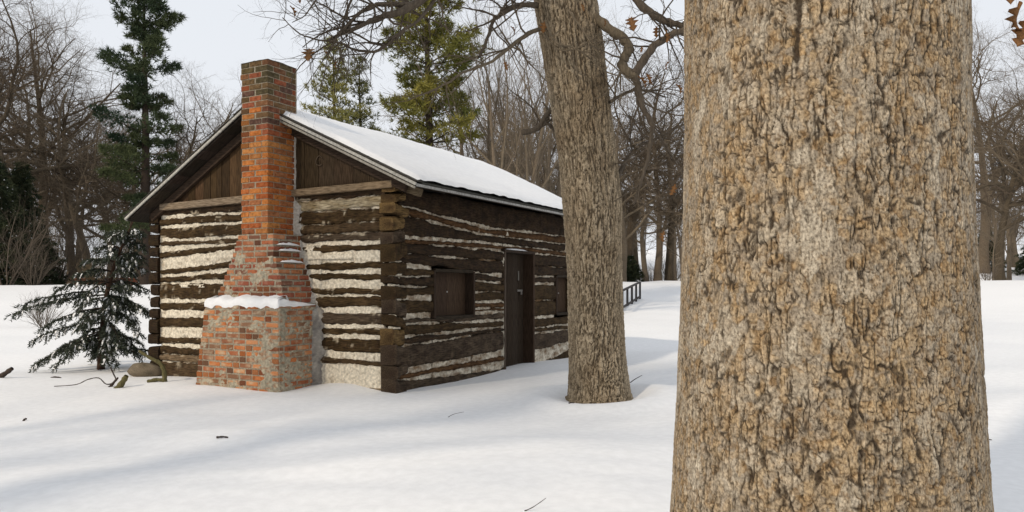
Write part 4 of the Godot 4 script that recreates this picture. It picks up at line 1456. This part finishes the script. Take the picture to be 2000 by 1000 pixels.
# ---------------------------------------------------------------- the park behind
func woods() -> void:
	var proto := []
	for i in 3:
		proto.append(bare_tree("bare_tree", [13.0, 12.0, 15.0][i], [0.30, 0.24, 0.33][i], OAK, rv(0.12) * Vector3(1, 0, 1), [Color(0.112, 0.087, 0.062), Color(0.21, 0.167, 0.12), Color(0.17, 0.133, 0.094)][i]))
	for i in 2:
		proto.append(bare_tree("bare_tree", 11.0 + i * 2.0, 0.17, UPRIGHT))
	for i in 2:
		proto.append(bare_tree("bare_tree", 12.0 + i * 2.0, 0.16, SLENDER))
	# [bearing, distance, kind, turn, scale, label]
	var list := [
		[22, 50, 0, 0.4, 1.55, "dark spreading bare tree at the far left edge, above the evergreen thicket"],
		[-80, 52, 2, 1.9, 1.4, "bare tree reaching in from outside the left edge"],
		[139, 58, 2, 2.4, 1.15, "bare tree with a stout trunk between the dark thicket and the tall pine"],
		[158, 63, 1, 4.0, 1.2, "thin-trunked bare tree just right of the stout one beyond the left snow field"],
		[80, 62, 2, 5.2, 1.5, "bare tree rising behind the dark evergreen thicket"],
		[-20, 60, 1, 2.7, 1.7, "tall bare tree whose limbs fill the upper left corner"],
		[215, 72, 0, 0.9, 1.2, "bare tree behind the tall pine, beyond the hemlock"],
		[335, 56, 0, 3.4, 1.12, "bare oak whose crooked limbs show between the tall pine and the gable"],
		[432, 70, 1, 1.2, 1.25, "fine-twigged bare tree directly left of the chimney"],
		[270, 80, 2, 2.2, 1.2, "far bare tree seen under the left eave"],
		[985, 31, 3, 0.3, 1.0, "many-stemmed bare tree with rising limbs above the roof ridge"],
		[1058, 38, 4, 2.0, 0.95, "many-stemmed bare tree close left of the ridged oak trunk"],
		[925, 44, 1, 2.8, 0.9, "low bare tree right of the yellow-green pine"],
		[1085, 58, 0, 1.4, 0.95, "bare tree half hidden behind the ridged oak's left side"],
		[880, 52, 5, 0.5, 0.9, "slender bare tree behind the yellow-green pine"],
		[985, 66, 2, 0.1, 0.9, "far bare tree behind the many-stemmed one"],
		[760, 80, 1, 3.3, 0.95, "far bare tree between the young pines and the yellow-green pine"],
		[1285, 63, 2, 4.4, 1.0, "bare tree with a thick trunk on the crest between the two oaks"],
		[1240, 84, 0, 5.0, 1.4, "far bare tree above the snowy railing"],
		[1318, 78, 6, 1.0, 1.2, "thin bare tree touching the foreground oak's left edge"],
		[1332, 62, 5, 2.5, 0.8, "slim bare sapling close to the foreground oak's left edge"],
		[1215, 62, 1, 0.2, 1.3, "bare tree directly behind the ridged oak's right edge"],
		[1308, 64, 0, 1.9, 1.3, "spreading bare tree on the crest at the foreground oak's left edge"],
		[1232, 66, 2, 5.6, 1.35, "spreading bare tree on the crest directly above the railing"],
		[1020, 52, 0, 5.3, 1.0, "bare tree between the many-stemmed trees above the roof's far end"],
		[905, 60, 2, 4.7, 1.1, "far spreading bare tree right of the yellow-green pine"],
		[180, 56, 1, 5.9, 1.4, "bare tree just left of the tall dark pine"],
		[380, 78, 2, 0.6, 1.35, "far bare tree between the crooked oak and the chimney"],
		[1262, 78, 1, 3.6, 1.35, "far bare tree just left of the thick crest trunk"],
		[1180, 76, 1, 3.9, 1.3, "far bare tree hidden for the most part by the ridged oak"],
		[1920, 90, 2, 3.9, 1.9, "far bare tree at the foreground oak's right edge"],
		[1985, 96, 1, 5.0, 2.0, "far bare tree at the right edge behind the straight brown trunk"],
		[2030, 74, 6, 3.0, 1.7, "slender bare tree at the right edge of the picture"],
		[1070, 80, 2, 2.6, 1.5, "far bare tree over the roof's far end, left of the ridged oak"],
		[1954, 66, 0, 2.7, 1.35, "bare tree with radiating limbs right of the foreground oak"],
		[1971, 70, 6, 0.8, 1.25, "straight brown trunk standing on the far right slope"],
		[1950, 84, 5, 2.2, 1.5, "darker straight trunk farther up the right slope"],
		[1940, 63, 5, 4.2, 0.5, "thin young tree at the foot of the far right slope"],
		[2045, 66, 2, 1.1, 1.4, "bare tree reaching in from outside the right edge"],
	]
	var used := {}
	for e in list:
		var at := spot(e[0], e[1])
		var o: Node3D
		if not used.has(e[2]):
			used[e[2]] = true
			o = proto[e[2]]
			o.position = at
			o.rotation.y = e[3]
			o.scale = Vector3.ONE * float(e[4])
		else:
			o = copy(proto[e[2]], at, e[3], e[4], "bare_tree")
		label(o, e[5], "tree", "bare trees in the park")
	# the trees that stand outside the frame, behind the viewer's left shoulder, and shade the snow
	for e in [[-8.4, -1.2, 6, 0.3, 1.9, "large bare tree left of the viewer that shades the open snow"], [-10.3, 0.2, 5, 1.2, 1.1, "slender bare tree left of the viewer that shades the snow by the hemlock"], [-10.4, -4.6, 5, 2.0, 1.6, "bare tree behind the viewer that shades the lower left corner"]]:
		var o := copy(proto[e[2]], Vector3(e[0], snow_h(e[0], e[1]), -e[1]), e[3], e[4], "bare_tree")
		label(o, e[5], "tree", "bare trees in the park")
	# the far belt of woodland that reads as one brown mass: many trunks and twigs
	var far := [MultiMesh.new(), MultiMesh.new(), MultiMesh.new()]
	var srcs := [proto[5], proto[1], proto[6]]
	for s in 3:
		var places := []
		for i in 150:
			var px := rng.randf_range(-250, 2300)
			if (px < 330 or px > 1200) and rng.randf() < 0.6:
				continue
			if px < 1200 and px > 480 and rng.randf() < 0.3:
				continue
			var d := 92.0 + 120.0 * pow(rng.randf(), 1.5)
			places.append(Transform3D(Basis(Vector3.UP, rng.randf() * TAU).scaled(Vector3.ONE * rng.randf_range(0.6, 1.25)), spot(px, d)))
		for q in [["trunk", 0], ["crown", 1]]:
			var mm := MultiMesh.new()
			mm.transform_format = MultiMesh.TRANSFORM_3D
			mm.mesh = (srcs[s].get_node(q[0]) as MeshInstance3D).mesh
			mm.instance_count = places.size()
			for i in places.size():
				mm.set_instance_transform(i, places[i])
			var o := MultiMeshInstance3D.new()
			o.multimesh = mm
			named(o, "distant_wood", self)
			o.set_meta("kind", "stuff")
			label(o, "hazy brown belt of distant bare woodland along the horizon", "woodland")
	# brush along the crest
	var sh := []
	for i in 3:
		sh.append(bare_tree("bare_shrub", 1.9 + i * 0.5, 0.022, SHRUB, Vector3.ZERO, [Color(0.19, 0.155, 0.12), Color(0.25, 0.19, 0.11), Color(0.18, 0.145, 0.11)][i]))
	var shl := [[182, 50, 1, 0.0, 0.9, "tawny twiggy bush before the low red wall"], [85, 24, 0, 1.0, 0.62, "grey twigs standing in the snow left of the hemlock"], [64, 47.5, 0, 2.0, 1.5, "grey brush at the right foot of the evergreen thicket"], [10, 47, 2, 0.4, 1.9, "grey arching brush in front of the dark evergreen thicket"], [105, 52, 2, 3.0, 1.9, "brown brush right of the evergreen thicket"],
		[235, 54, 0, 5.1, 1.9, "brown brush behind the hemlock's top"], [122, 60, 2, 1.3, 2.0, "far brush left of the stout bare trunk"], [200, 58, 2, 4.1, 2.0, "brown brush beyond the low red wall, left of the hemlock's top"], [265, 60, 1, 2.1, 2.0, "brown brush beyond the low red wall, at the cabin corner"], [1275, 66, 0, 4.0, 1.2, "thin brush at the thick trunk between the two oaks"], [1312, 64, 2, 2.2, 1.1, "thin saplings on the crest beside the foreground oak"], [1927, 63, 0, 1.7, 0.9, "bare bush on the right slope by the thin young tree"]]
	var seen := {}
	for e in shl:
		var o: Node3D
		if not seen.has(e[2]):
			seen[e[2]] = true
			o = sh[e[2]]
			o.position = spot(e[0], e[1])
			o.rotation.y = e[3]
			o.scale = Vector3.ONE * float(e[4])
		else:
			o = copy(sh[e[2]], spot(e[0], e[1]), e[3], e[4], "bare_shrub")
		label(o, e[5], "shrub", "bare shrubs along the crest")

func evergreens() -> void:
	var p: Node3D
	# the tall dark pine left of the gable
	p = pine("pine_tree", 23.0, 4.2, func(t: float) -> float: return 4.0 * pow(1.0 - t, 0.45) * (0.72 + 0.28 * sin(t * 43.0)) + 0.3, 2.0, Color(0.030, 0.050, 0.030), Color(0.085, 0.098, 0.042), 0.38, 0.0, 1.35)
	p.position = spot(282, 51)
	label(p, "tall dark green pine behind the cabin's left roof edge", "tree")
	# the yellow-green pine above the ridge
	p = pine("pine_tree", 16.0, 5.4, func(t: float) -> float: return 3.0 * pow(1.0 - t, 0.3) * (0.72 + 0.28 * sin(t * 41.0 + 1.0)) + 0.3, 2.2, Color(0.085, 0.098, 0.026), Color(0.27, 0.235, 0.055), 0.26, 0.0, 1.05)
	p.position = spot(835, 31)
	label(p, "yellow-green pine standing behind the roof ridge", "tree")
	# young pines beside the chimney
	p = pine("pine_tree", 10.5, 2.0, func(t: float) -> float: return 2.7 * pow(1.0 - t, 0.8) + 0.12, 1.25, Color(0.12, 0.13, 0.046), Color(0.25, 0.225, 0.072), 0.2, 0.0, 1.4)
	p.position = spot(655, 29)
	label(p, "taller of the two thin young pines right of the chimney", "tree")
	p = pine("pine_tree", 10.1, 2.0, func(t: float) -> float: return 1.9 * pow(1.0 - t, 0.8) + 0.12, 1.2, Color(0.095, 0.112, 0.046), Color(0.19, 0.185, 0.065), 0.19, 0.0, 1.4)
	p.position = spot(706, 30)
	label(p, "shorter thin young pine between its twin and the yellow-green pine", "tree")
	# the dark thicket at the left edge
	var th := [[-12, 48, 8.4, 3.0, "nearest dark spruce at the very left edge of the picture"], [42, 50, 8.2, 2.6, "dark spruce with snow flecks right of the one at the left edge"], [88, 52, 3.4, 2.0, "low dark spruce at the right end of the thicket"]]
	for e in th:
		p = spruce("spruce", e[2], e[3], 0.06)
		p.position = spot(e[0], e[1])
		label(p, e[4], "tree", "dark spruces at the left edge")
	p = spruce("spruce", 2.6, 1.6, 0.02)
	p.position = spot(1232, 64)
	label(p, "low dark spruce on the crest above the railing", "tree")
	p = spruce("spruce", 5.5, 2.6, 0.03)
	p.position = spot(1925, 92)
	label(p, "dark spruce on the far slope at the foreground oak's right edge", "tree")
	p = spruce("spruce", 4.0, 2.6, 0.03)
	p.position = spot(2015, 88)
	label(p, "dark spruce on the far slope cut by the right edge", "tree")

func far_things() -> void:
	# low red wall
	var a := spot(150, 56)
	var b := spot(312, 52)
	a.y = minf(a.y, b.y) - 0.3
	b.y = a.y
	var o := thing("brick_wall", a)
	label(o, "low red brick wall beyond the hemlock at the end of the snow field", "wall")
	var g := Geo.new()
	var top := Vector3(0, 1.25, 0)
	g.bar(top * 0.5, b - a + top * 0.5, 0.3, 1.25, Vector3.UP, 0.01, Color(0.26, 0.10, 0.07))
	part("wall", o, g.mesh(M.far_brick, false))
	g = Geo.new()
	g.bar(top + Vector3(0, 0.06, 0), b - a + top + Vector3(0, 0.06, 0), 0.4, 0.1, Vector3.UP, 0.02, Color(0.30, 0.13, 0.09))
	part("coping", o, g.mesh(M.far_brick, false))
	# wooden railing by a buried path
	var r0 := spot(1205, 34.0)
	var r1 := spot(1250, 42.0)
	o = thing("railing", r0)
	label(o, "dark wooden railing half buried in snow, right of the ridged oak", "railing")
	var n := 6
	for i in n:
		var t := i / (n - 1.0)
		var q := (r1 - r0) * t
		g = Geo.new()
		g.box(q + Vector3(0, 0.36, 0), Basis(), Vector3(0.05, 0.52, 0.05), 0.01, Color(0.06, 0.055, 0.055))
		part("post", o, g.mesh(M.paint, false))
	for q in [[0.90, 0.07, 0.14], [0.12, 0.10, 0.07]]:
		g = Geo.new()
		g.bar(Vector3(0, q[0], 0), r1 - r0 + Vector3(0, q[0], 0), q[2], q[1], Vector3.UP, 0.01, Color(0.075, 0.068, 0.066))
		part("rail", o, g.mesh(M.paint, false))

func stick(called: String, at: Vector3, pts: Array, r0: float, r1: float, col: Color, text: String, m: Material = null) -> Node3D:
	var o := part(called, self, null, at)
	var g := Geo.new()
	var p := path(pts, 4)
	var rad := PackedFloat32Array()
	for i in p.size():
		rad.append(lerpf(r0, r1, i / (p.size() - 1.0)) * (1.0 + 0.15 * sin(i * 2.3)))
	g.tube(p, rad, 7, col)
	o.mesh = g.mesh(m if m else M.bark_far)
	label(o, text, "stick", "fallen sticks on the snow")
	return o

func on_snow(px: float, py: float) -> Vector3:
	var d := 1518.0 * EYE / (py - 562.0)
	for i in 6:
		d = 1518.0 * (EYE - snow_h((px - 1000.0) / 1518.0 * d, d)) / (py - 562.0)
	var x := (px - 1000.0) / 1518.0 * d
	return Vector3(x, snow_h(x, d), -d)

func litter() -> void:
	var moss := Color(0.16, 0.14, 0.065)
	var dk := Color(0.08, 0.062, 0.048)
	var o: Node3D
	stick("stick", on_snow(205, 755), [Vector3(-0.62, 0.01, 0.05), Vector3(-0.35, 0.03, 0.03), Vector3(-0.22, 0.09, 0), Vector3(-0.08, 0.11, 0), Vector3(0.02, 0.03, 0.0), Vector3(0.14, 0.07, 0), Vector3(0.10, 0.18, 0), Vector3(0.07, 0.25, 0)], 0.005, 0.009, dk, "thin crooked twig lying on the snow before the hemlock")
	o = stick("stick", on_snow(212, 756), [Vector3(0.0, -0.02, 0.0), Vector3(0.06, 0.05, 0.0), Vector3(0.12, 0.12, 0.0)], 0.022, 0.012, dk, "short dark broken stub beside the crooked twig")
	o = stick("stick", on_snow(234, 757), [Vector3(-0.05, -0.04, 0.0), Vector3(0.03, 0.06, 0.0), Vector3(0.09, 0.15, 0.01)], 0.045, 0.03, moss, "thick mossy branch stub poking from the snow near the crooked twig")
	o = stick("stick", on_snow(318, 745), [Vector3(0.02, -0.03, 0.0), Vector3(0.02, 0.12, 0.0), Vector3(-0.03, 0.24, 0.02), Vector3(-0.16, 0.31, 0.02), Vector3(-0.3, 0.40, 0.02)], 0.035, 0.018, moss, "bent mossy branch leaning at the cabin's left corner")
	o = stick("stick", on_snow(298, 746), [Vector3(-0.06, 0.0, 0.0), Vector3(0.05, 0.03, 0.0), Vector3(0.17, 0.02, 0.0)], 0.03, 0.02, moss, "short mossy stick flat on the snow by the left corner")
	o = stick("stick", on_snow(4, 738), [Vector3(-0.12, -0.04, 0.0), Vector3(0.03, 0.05, 0.0), Vector3(0.14, 0.13, 0.0)], 0.04, 0.028, dk, "dark broken limb at the very left edge")
	o = stick("stick", on_snow(435, 856), [Vector3(-0.05, 0.008, 0.0), Vector3(0.0, 0.012, 0.0), Vector3(0.045, 0.008, 0.005)], 0.009, 0.006, dk, "small dark stick lying alone on the open snow before the chimney")
	o = stick("stick", on_snow(48, 822), [Vector3(-0.015, -0.01, 0.0), Vector3(0.0, 0.015, 0.0), Vector3(0.02, 0.02, 0.0)], 0.012, 0.008, dk, "tiny dark twig end in the snow at the lower left")
	o = stick("stick", on_snow(890, 815), [Vector3(-0.08, 0.0, 0.02), Vector3(-0.02, 0.03, 0.0), Vector3(0.08, 0.05, -0.02)], 0.003, 0.0015, dk, "hair-thin twig on the snow left of the ridged oak")
	o = stick("stick", on_snow(1236, 748), [Vector3(-0.04, 0.0, 0.0), Vector3(0.03, 0.05, 0.0), Vector3(0.12, 0.10, 0.0)], 0.007, 0.003, dk, "thin twig standing in the snow right of the ridged oak's foot")
	o = stick("stick", on_snow(1116, 794), [Vector3(-0.03, 0.006, 0.0), Vector3(0.0, 0.012, 0.0), Vector3(0.03, 0.008, 0.0)], 0.008, 0.005, dk, "dark bark crumb on the snow in front of the ridged oak")
	o = stick("stick", on_snow(1042, 997), [Vector3(-0.05, 0.0, 0.01), Vector3(0.0, 0.02, 0.0), Vector3(0.07, 0.06, -0.03)], 0.003, 0.0015, dk, "hair-thin twig at the bottom edge left of the foreground oak")
	o = stick("stick", on_snow(1928, 860), [Vector3(-0.03, 0.004, 0.0), Vector3(0.0, 0.01, 0.0), Vector3(0.04, 0.004, 0.0)], 0.005, 0.003, dk, "small twig on the snow right of the foreground oak")
	o = stick("stick", on_snow(108, 738), [Vector3(-0.06, 0.0, 0.0), Vector3(0.0, 0.012, 0.0), Vector3(0.08, 0.0, 0.0)], 0.012, 0.01, dk, "dark stick barely above the snow left of the hemlock's foot")
	# foundation stone at the left corner
	var g := Geo.new()
	var k := 22
	for i in k:
		for j in k:
			var th := PI * i / (k - 1.0)
			var ph := TAU * j / k
			var d := Vector3(sin(th) * cos(ph), -cos(th), sin(th) * sin(ph))
			var m := 1.0 + 0.3 * nz[1].get_noise_3d(d.x * 0.2, d.y * 0.2 + 3.0, d.z * 0.2)
			g.v.append(d * Vector3(0.24, 0.13, 0.16) * m)
			g.c.append(Color(0.21, 0.17, 0.12) * (1.0 + 0.4 * nz[1].get_noise_3d(d.x * 0.6, d.y * 0.6, d.z)))
	g.quads(0, k, k, true)
	var st := part("foundation_stone", self, g.mesh(M.bark_near), Vector3(-1.408, 0, -9.2) + Vector3(0.8813, 0, 0.4726) * -4.28 + Vector3(-0.4726, 0, 0.8813) * 0.12 + Vector3(0, 0.05, 0))
	label(st, "brown field stone under the cabin's left front corner", "stone")

func make_materials() -> void:
	var soft := noise_tex(41, Vector2i(512, 512), 0.012, [Color(0.72, 0.72, 0.72), Color(1, 1, 1)], 5)
	var relief := noise_tex(42, Vector2i(512, 512), 0.03, [Color.BLACK, Color.WHITE], 5)
	var grain := noise_tex(43, Vector2i(512, 512), 0.02, [Color(0.5, 0.48, 0.46), Color(0.85, 0.84, 0.82), Color(1.0, 1.0, 1.0)], 5)
	var snowy := noise_tex(44, Vector2i(1024, 1024), 0.006, [Color(0.955, 0.955, 0.955), Color(1, 1, 1)], 6)
	M.snow = mat(lin(0.835, 0.83, 0.825), 0.7, snowy, Vector3.ONE * 0.7, false, relief, 0.07, true)
	M.snow.uv1_scale = Vector3.ONE * 1.4
	M.wood = mat(Color.WHITE, 0.88, grain, Vector3(0.7, 5.0, 5.0), true, relief, 0.7)
	M.plank = mat(Color.WHITE, 0.85, grain, Vector3(0.6, 6.0, 6.0), true, relief, 0.25)
	M.plank_v = mat(Color.WHITE, 0.85, grain, Vector3(7.0, 0.5, 7.0), true, relief, 0.25)
	M.paint = mat(Color.WHITE, 0.7, soft, Vector3.ONE * 3.0, true)
	M.metal = mat(Color.WHITE, 0.5, soft, Vector3.ONE * 8.0, true)
	M.mortar_white = mat(Color.WHITE, 0.95, soft, Vector3.ONE * 3.1, true, relief, 0.1)
	M.mortar = mat(Color.WHITE, 0.95, soft, Vector3.ONE * 3.7, true, relief, 0.8)
	M.moss = mat(lin(0.075, 0.062, 0.028), 0.95, soft, Vector3.ONE * 4.0, false, relief, 0.8)
	M.bark_far = mat(Color.WHITE, 0.92, soft, Vector3(4, 1.0, 4), true, relief, 1.0)
	M.bark_near = mat(Color.WHITE, 0.93, noise_tex(45, Vector2i(1024, 1024), 0.02, [Color(0.50, 0.48, 0.46), Color(0.90, 0.90, 0.90), Color(1, 1, 1)], 5), Vector3(5.3, 3.2, 5.3), true, noise_tex(46, Vector2i(1024, 1024), 0.035, [Color.BLACK, Color.WHITE], 5), 0.2)
	M.needles = mat(Color.WHITE, 0.75, null, Vector3.ONE, true)
	M.needles.backlight_enabled = true
	M.needles.backlight = Color(0.25, 0.25, 0.2)
	M.leaf = mat(lin(0.27, 0.135, 0.055), 0.8, soft, Vector3.ONE * 2.0, true)
	M.leaf.backlight_enabled = true
	M.leaf.backlight = Color(0.5, 0.5, 0.5)
	M.leaf_meshes = [leaf_mesh(0.5, 1.0), leaf_mesh(1.1, 1.0), leaf_mesh(1.5, 1.0)]
	M.far_brick = mat(Color.WHITE, 0.9, noise_tex(47, Vector2i(512, 256), 0.05, [Color(0.6, 0.55, 0.5), Color(1, 1, 1)], 3), Vector3.ONE * 0.6, true)
	M.brick_rest = mat(Color.WHITE, 0.92, soft, Vector3.ONE * 9.0, true, relief, 0.5)
	# brick tones: base (smeared with lime), shoulders, orange stack, red stack, mossy crown
	var tones := [
		[Color(0.43, 0.145, 0.05), Color(0.30, 0.10, 0.045), Color(0.47, 0.185, 0.075), Color(0.23, 0.09, 0.045), Color(0.36, 0.16, 0.075), Color(0.20, 0.105, 0.06)],
		[Color(0.36, 0.12, 0.055), Color(0.26, 0.08, 0.045), Color(0.40, 0.16, 0.07), Color(0.17, 0.075, 0.045), Color(0.30, 0.11, 0.05)],
		[Color(0.47, 0.165, 0.042), Color(0.40, 0.12, 0.034), Color(0.47, 0.19, 0.055), Color(0.34, 0.09, 0.026), Color(0.47, 0.15, 0.036), Color(0.36, 0.14, 0.04), Color(0.25, 0.085, 0.034), Color(0.33, 0.125, 0.05)],
		[Color(0.25, 0.075, 0.036), Color(0.17, 0.065, 0.035), Color(0.31, 0.09, 0.038), Color(0.105, 0.055, 0.038), Color(0.20, 0.09, 0.04), Color(0.15, 0.085, 0.04)],
		[Color(0.105, 0.075, 0.032), Color(0.14, 0.085, 0.038), Color(0.085, 0.065, 0.032), Color(0.15, 0.07, 0.035)]]
	var sets := []
	for s in 5:
		var out := []
		for k in tones[s].size():
			var c: Color = tones[s][k]
			var cs := c.linear_to_srgb()
			var lime := Color(0.46, 0.405, 0.29).linear_to_srgb()
			var ramp: Array
			if s == 0:
				ramp = [cs.darkened(0.25), cs, cs, lime.lerp(cs, 0.75), lime.lerp(cs, 0.4), lime]
			elif s == 1:
				ramp = [cs.darkened(0.3), cs, cs, cs.lightened(0.08), lime.lerp(cs, 0.5)]
			else:
				ramp = [cs.darkened(0.32), cs.darkened(0.08), cs, cs.lightened(0.12)]
			var t := noise_tex(60 + s * 10 + k, Vector2i(256, 256), 0.02, ramp, 4, 0.08, 0.92)
			var m := mat(Color.WHITE, 0.92, t, Vector3.ONE * (1.0 if s < 1 else (1.5 if s < 2 else 3.1)), false, relief, 0.6, true)
			m.set_meta("tone", c)
			out.append(m)
		sets.append(out)
	M.bricks = sets

func _ready() -> void:
	rng.seed = 20240
	# ---- camera
	var cam := Camera3D.new()
	cam.name = "camera"
	cam.projection = Camera3D.PROJECTION_FRUSTUM
	cam.near = 0.05
	cam.far = 900.0
	cam.size = 2.0 * 0.05 * 500.0 / 1518.0
	cam.frustum_offset = Vector2(0, 0.05 * 62.0 / 1518.0)
	cam.position = Vector3(0, EYE, 0)
	add_child(cam)
	cam.current = true
	# ---- sky and exposure
	var sky_mat := ProceduralSkyMaterial.new()
	sky_mat.sky_top_color = Color(0.868, 0.888, 0.918)
	sky_mat.sky_horizon_color = Color(0.915, 0.925, 0.94)
	sky_mat.sky_curve = 0.25
	sky_mat.ground_bottom_color = Color(0.80, 0.81, 0.83)
	sky_mat.ground_horizon_color = Color(0.90, 0.91, 0.92)
	sky_mat.sun_angle_max = 12.0
	var sky := Sky.new()
	sky.sky_material = sky_mat
	var env := Environment.new()
	env.background_mode = Environment.BG_SKY
	env.sky = sky
	env.ambient_light_source = Environment.AMBIENT_SOURCE_SKY
	env.tonemap_mode = Environment.TONE_MAPPER_LINEAR
	env.tonemap_exposure = 1.07
	env.sdfgi_enabled = true
	env.ssao_enabled = true
	env.ssil_enabled = true
	var we := WorldEnvironment.new()
	we.name = "world"
	we.environment = env
	add_child(we)
	# ---- hazy low sun from behind the camera's left shoulder
	var sun := DirectionalLight3D.new()
	sun.name = "sun"
	sun.light_energy = 0.74
	sun.light_color = Color(1.0, 0.94, 0.85)
	sun.light_angular_distance = 2.5
	sun.shadow_enabled = true
	add_child(sun)
	sun.look_at_from_position(Vector3.ZERO, Vector3(0.66 * 0.85, -0.53, -0.75 * 0.85), Vector3.UP)
	# ---- noises
	nz = [noise(1, 0.55, 2), noise(2, 4.0, 3), noise(3, 9.0, 3)]
	g1 = noise(4, 0.16, 2)
	g2 = noise(5, 0.7, 2)
	g3 = noise(6, 4.0, 2)
	make_materials()
	var t0 := Time.get_ticks_msec()
	build_snow()
	build_cabin()
	print("cabin ", Time.get_ticks_msec() - t0)
	foreground_oak()
	print("oak ", Time.get_ticks_msec() - t0)
	second_oak()
	print("oak2 ", Time.get_ticks_msec() - t0)
	hemlock()
	evergreens()
	print("evergreens ", Time.get_ticks_msec() - t0)
	woods()
	print("woods ", Time.get_ticks_msec() - t0)
	far_things()
	litter()
	print("done ", Time.get_ticks_msec() - t0)
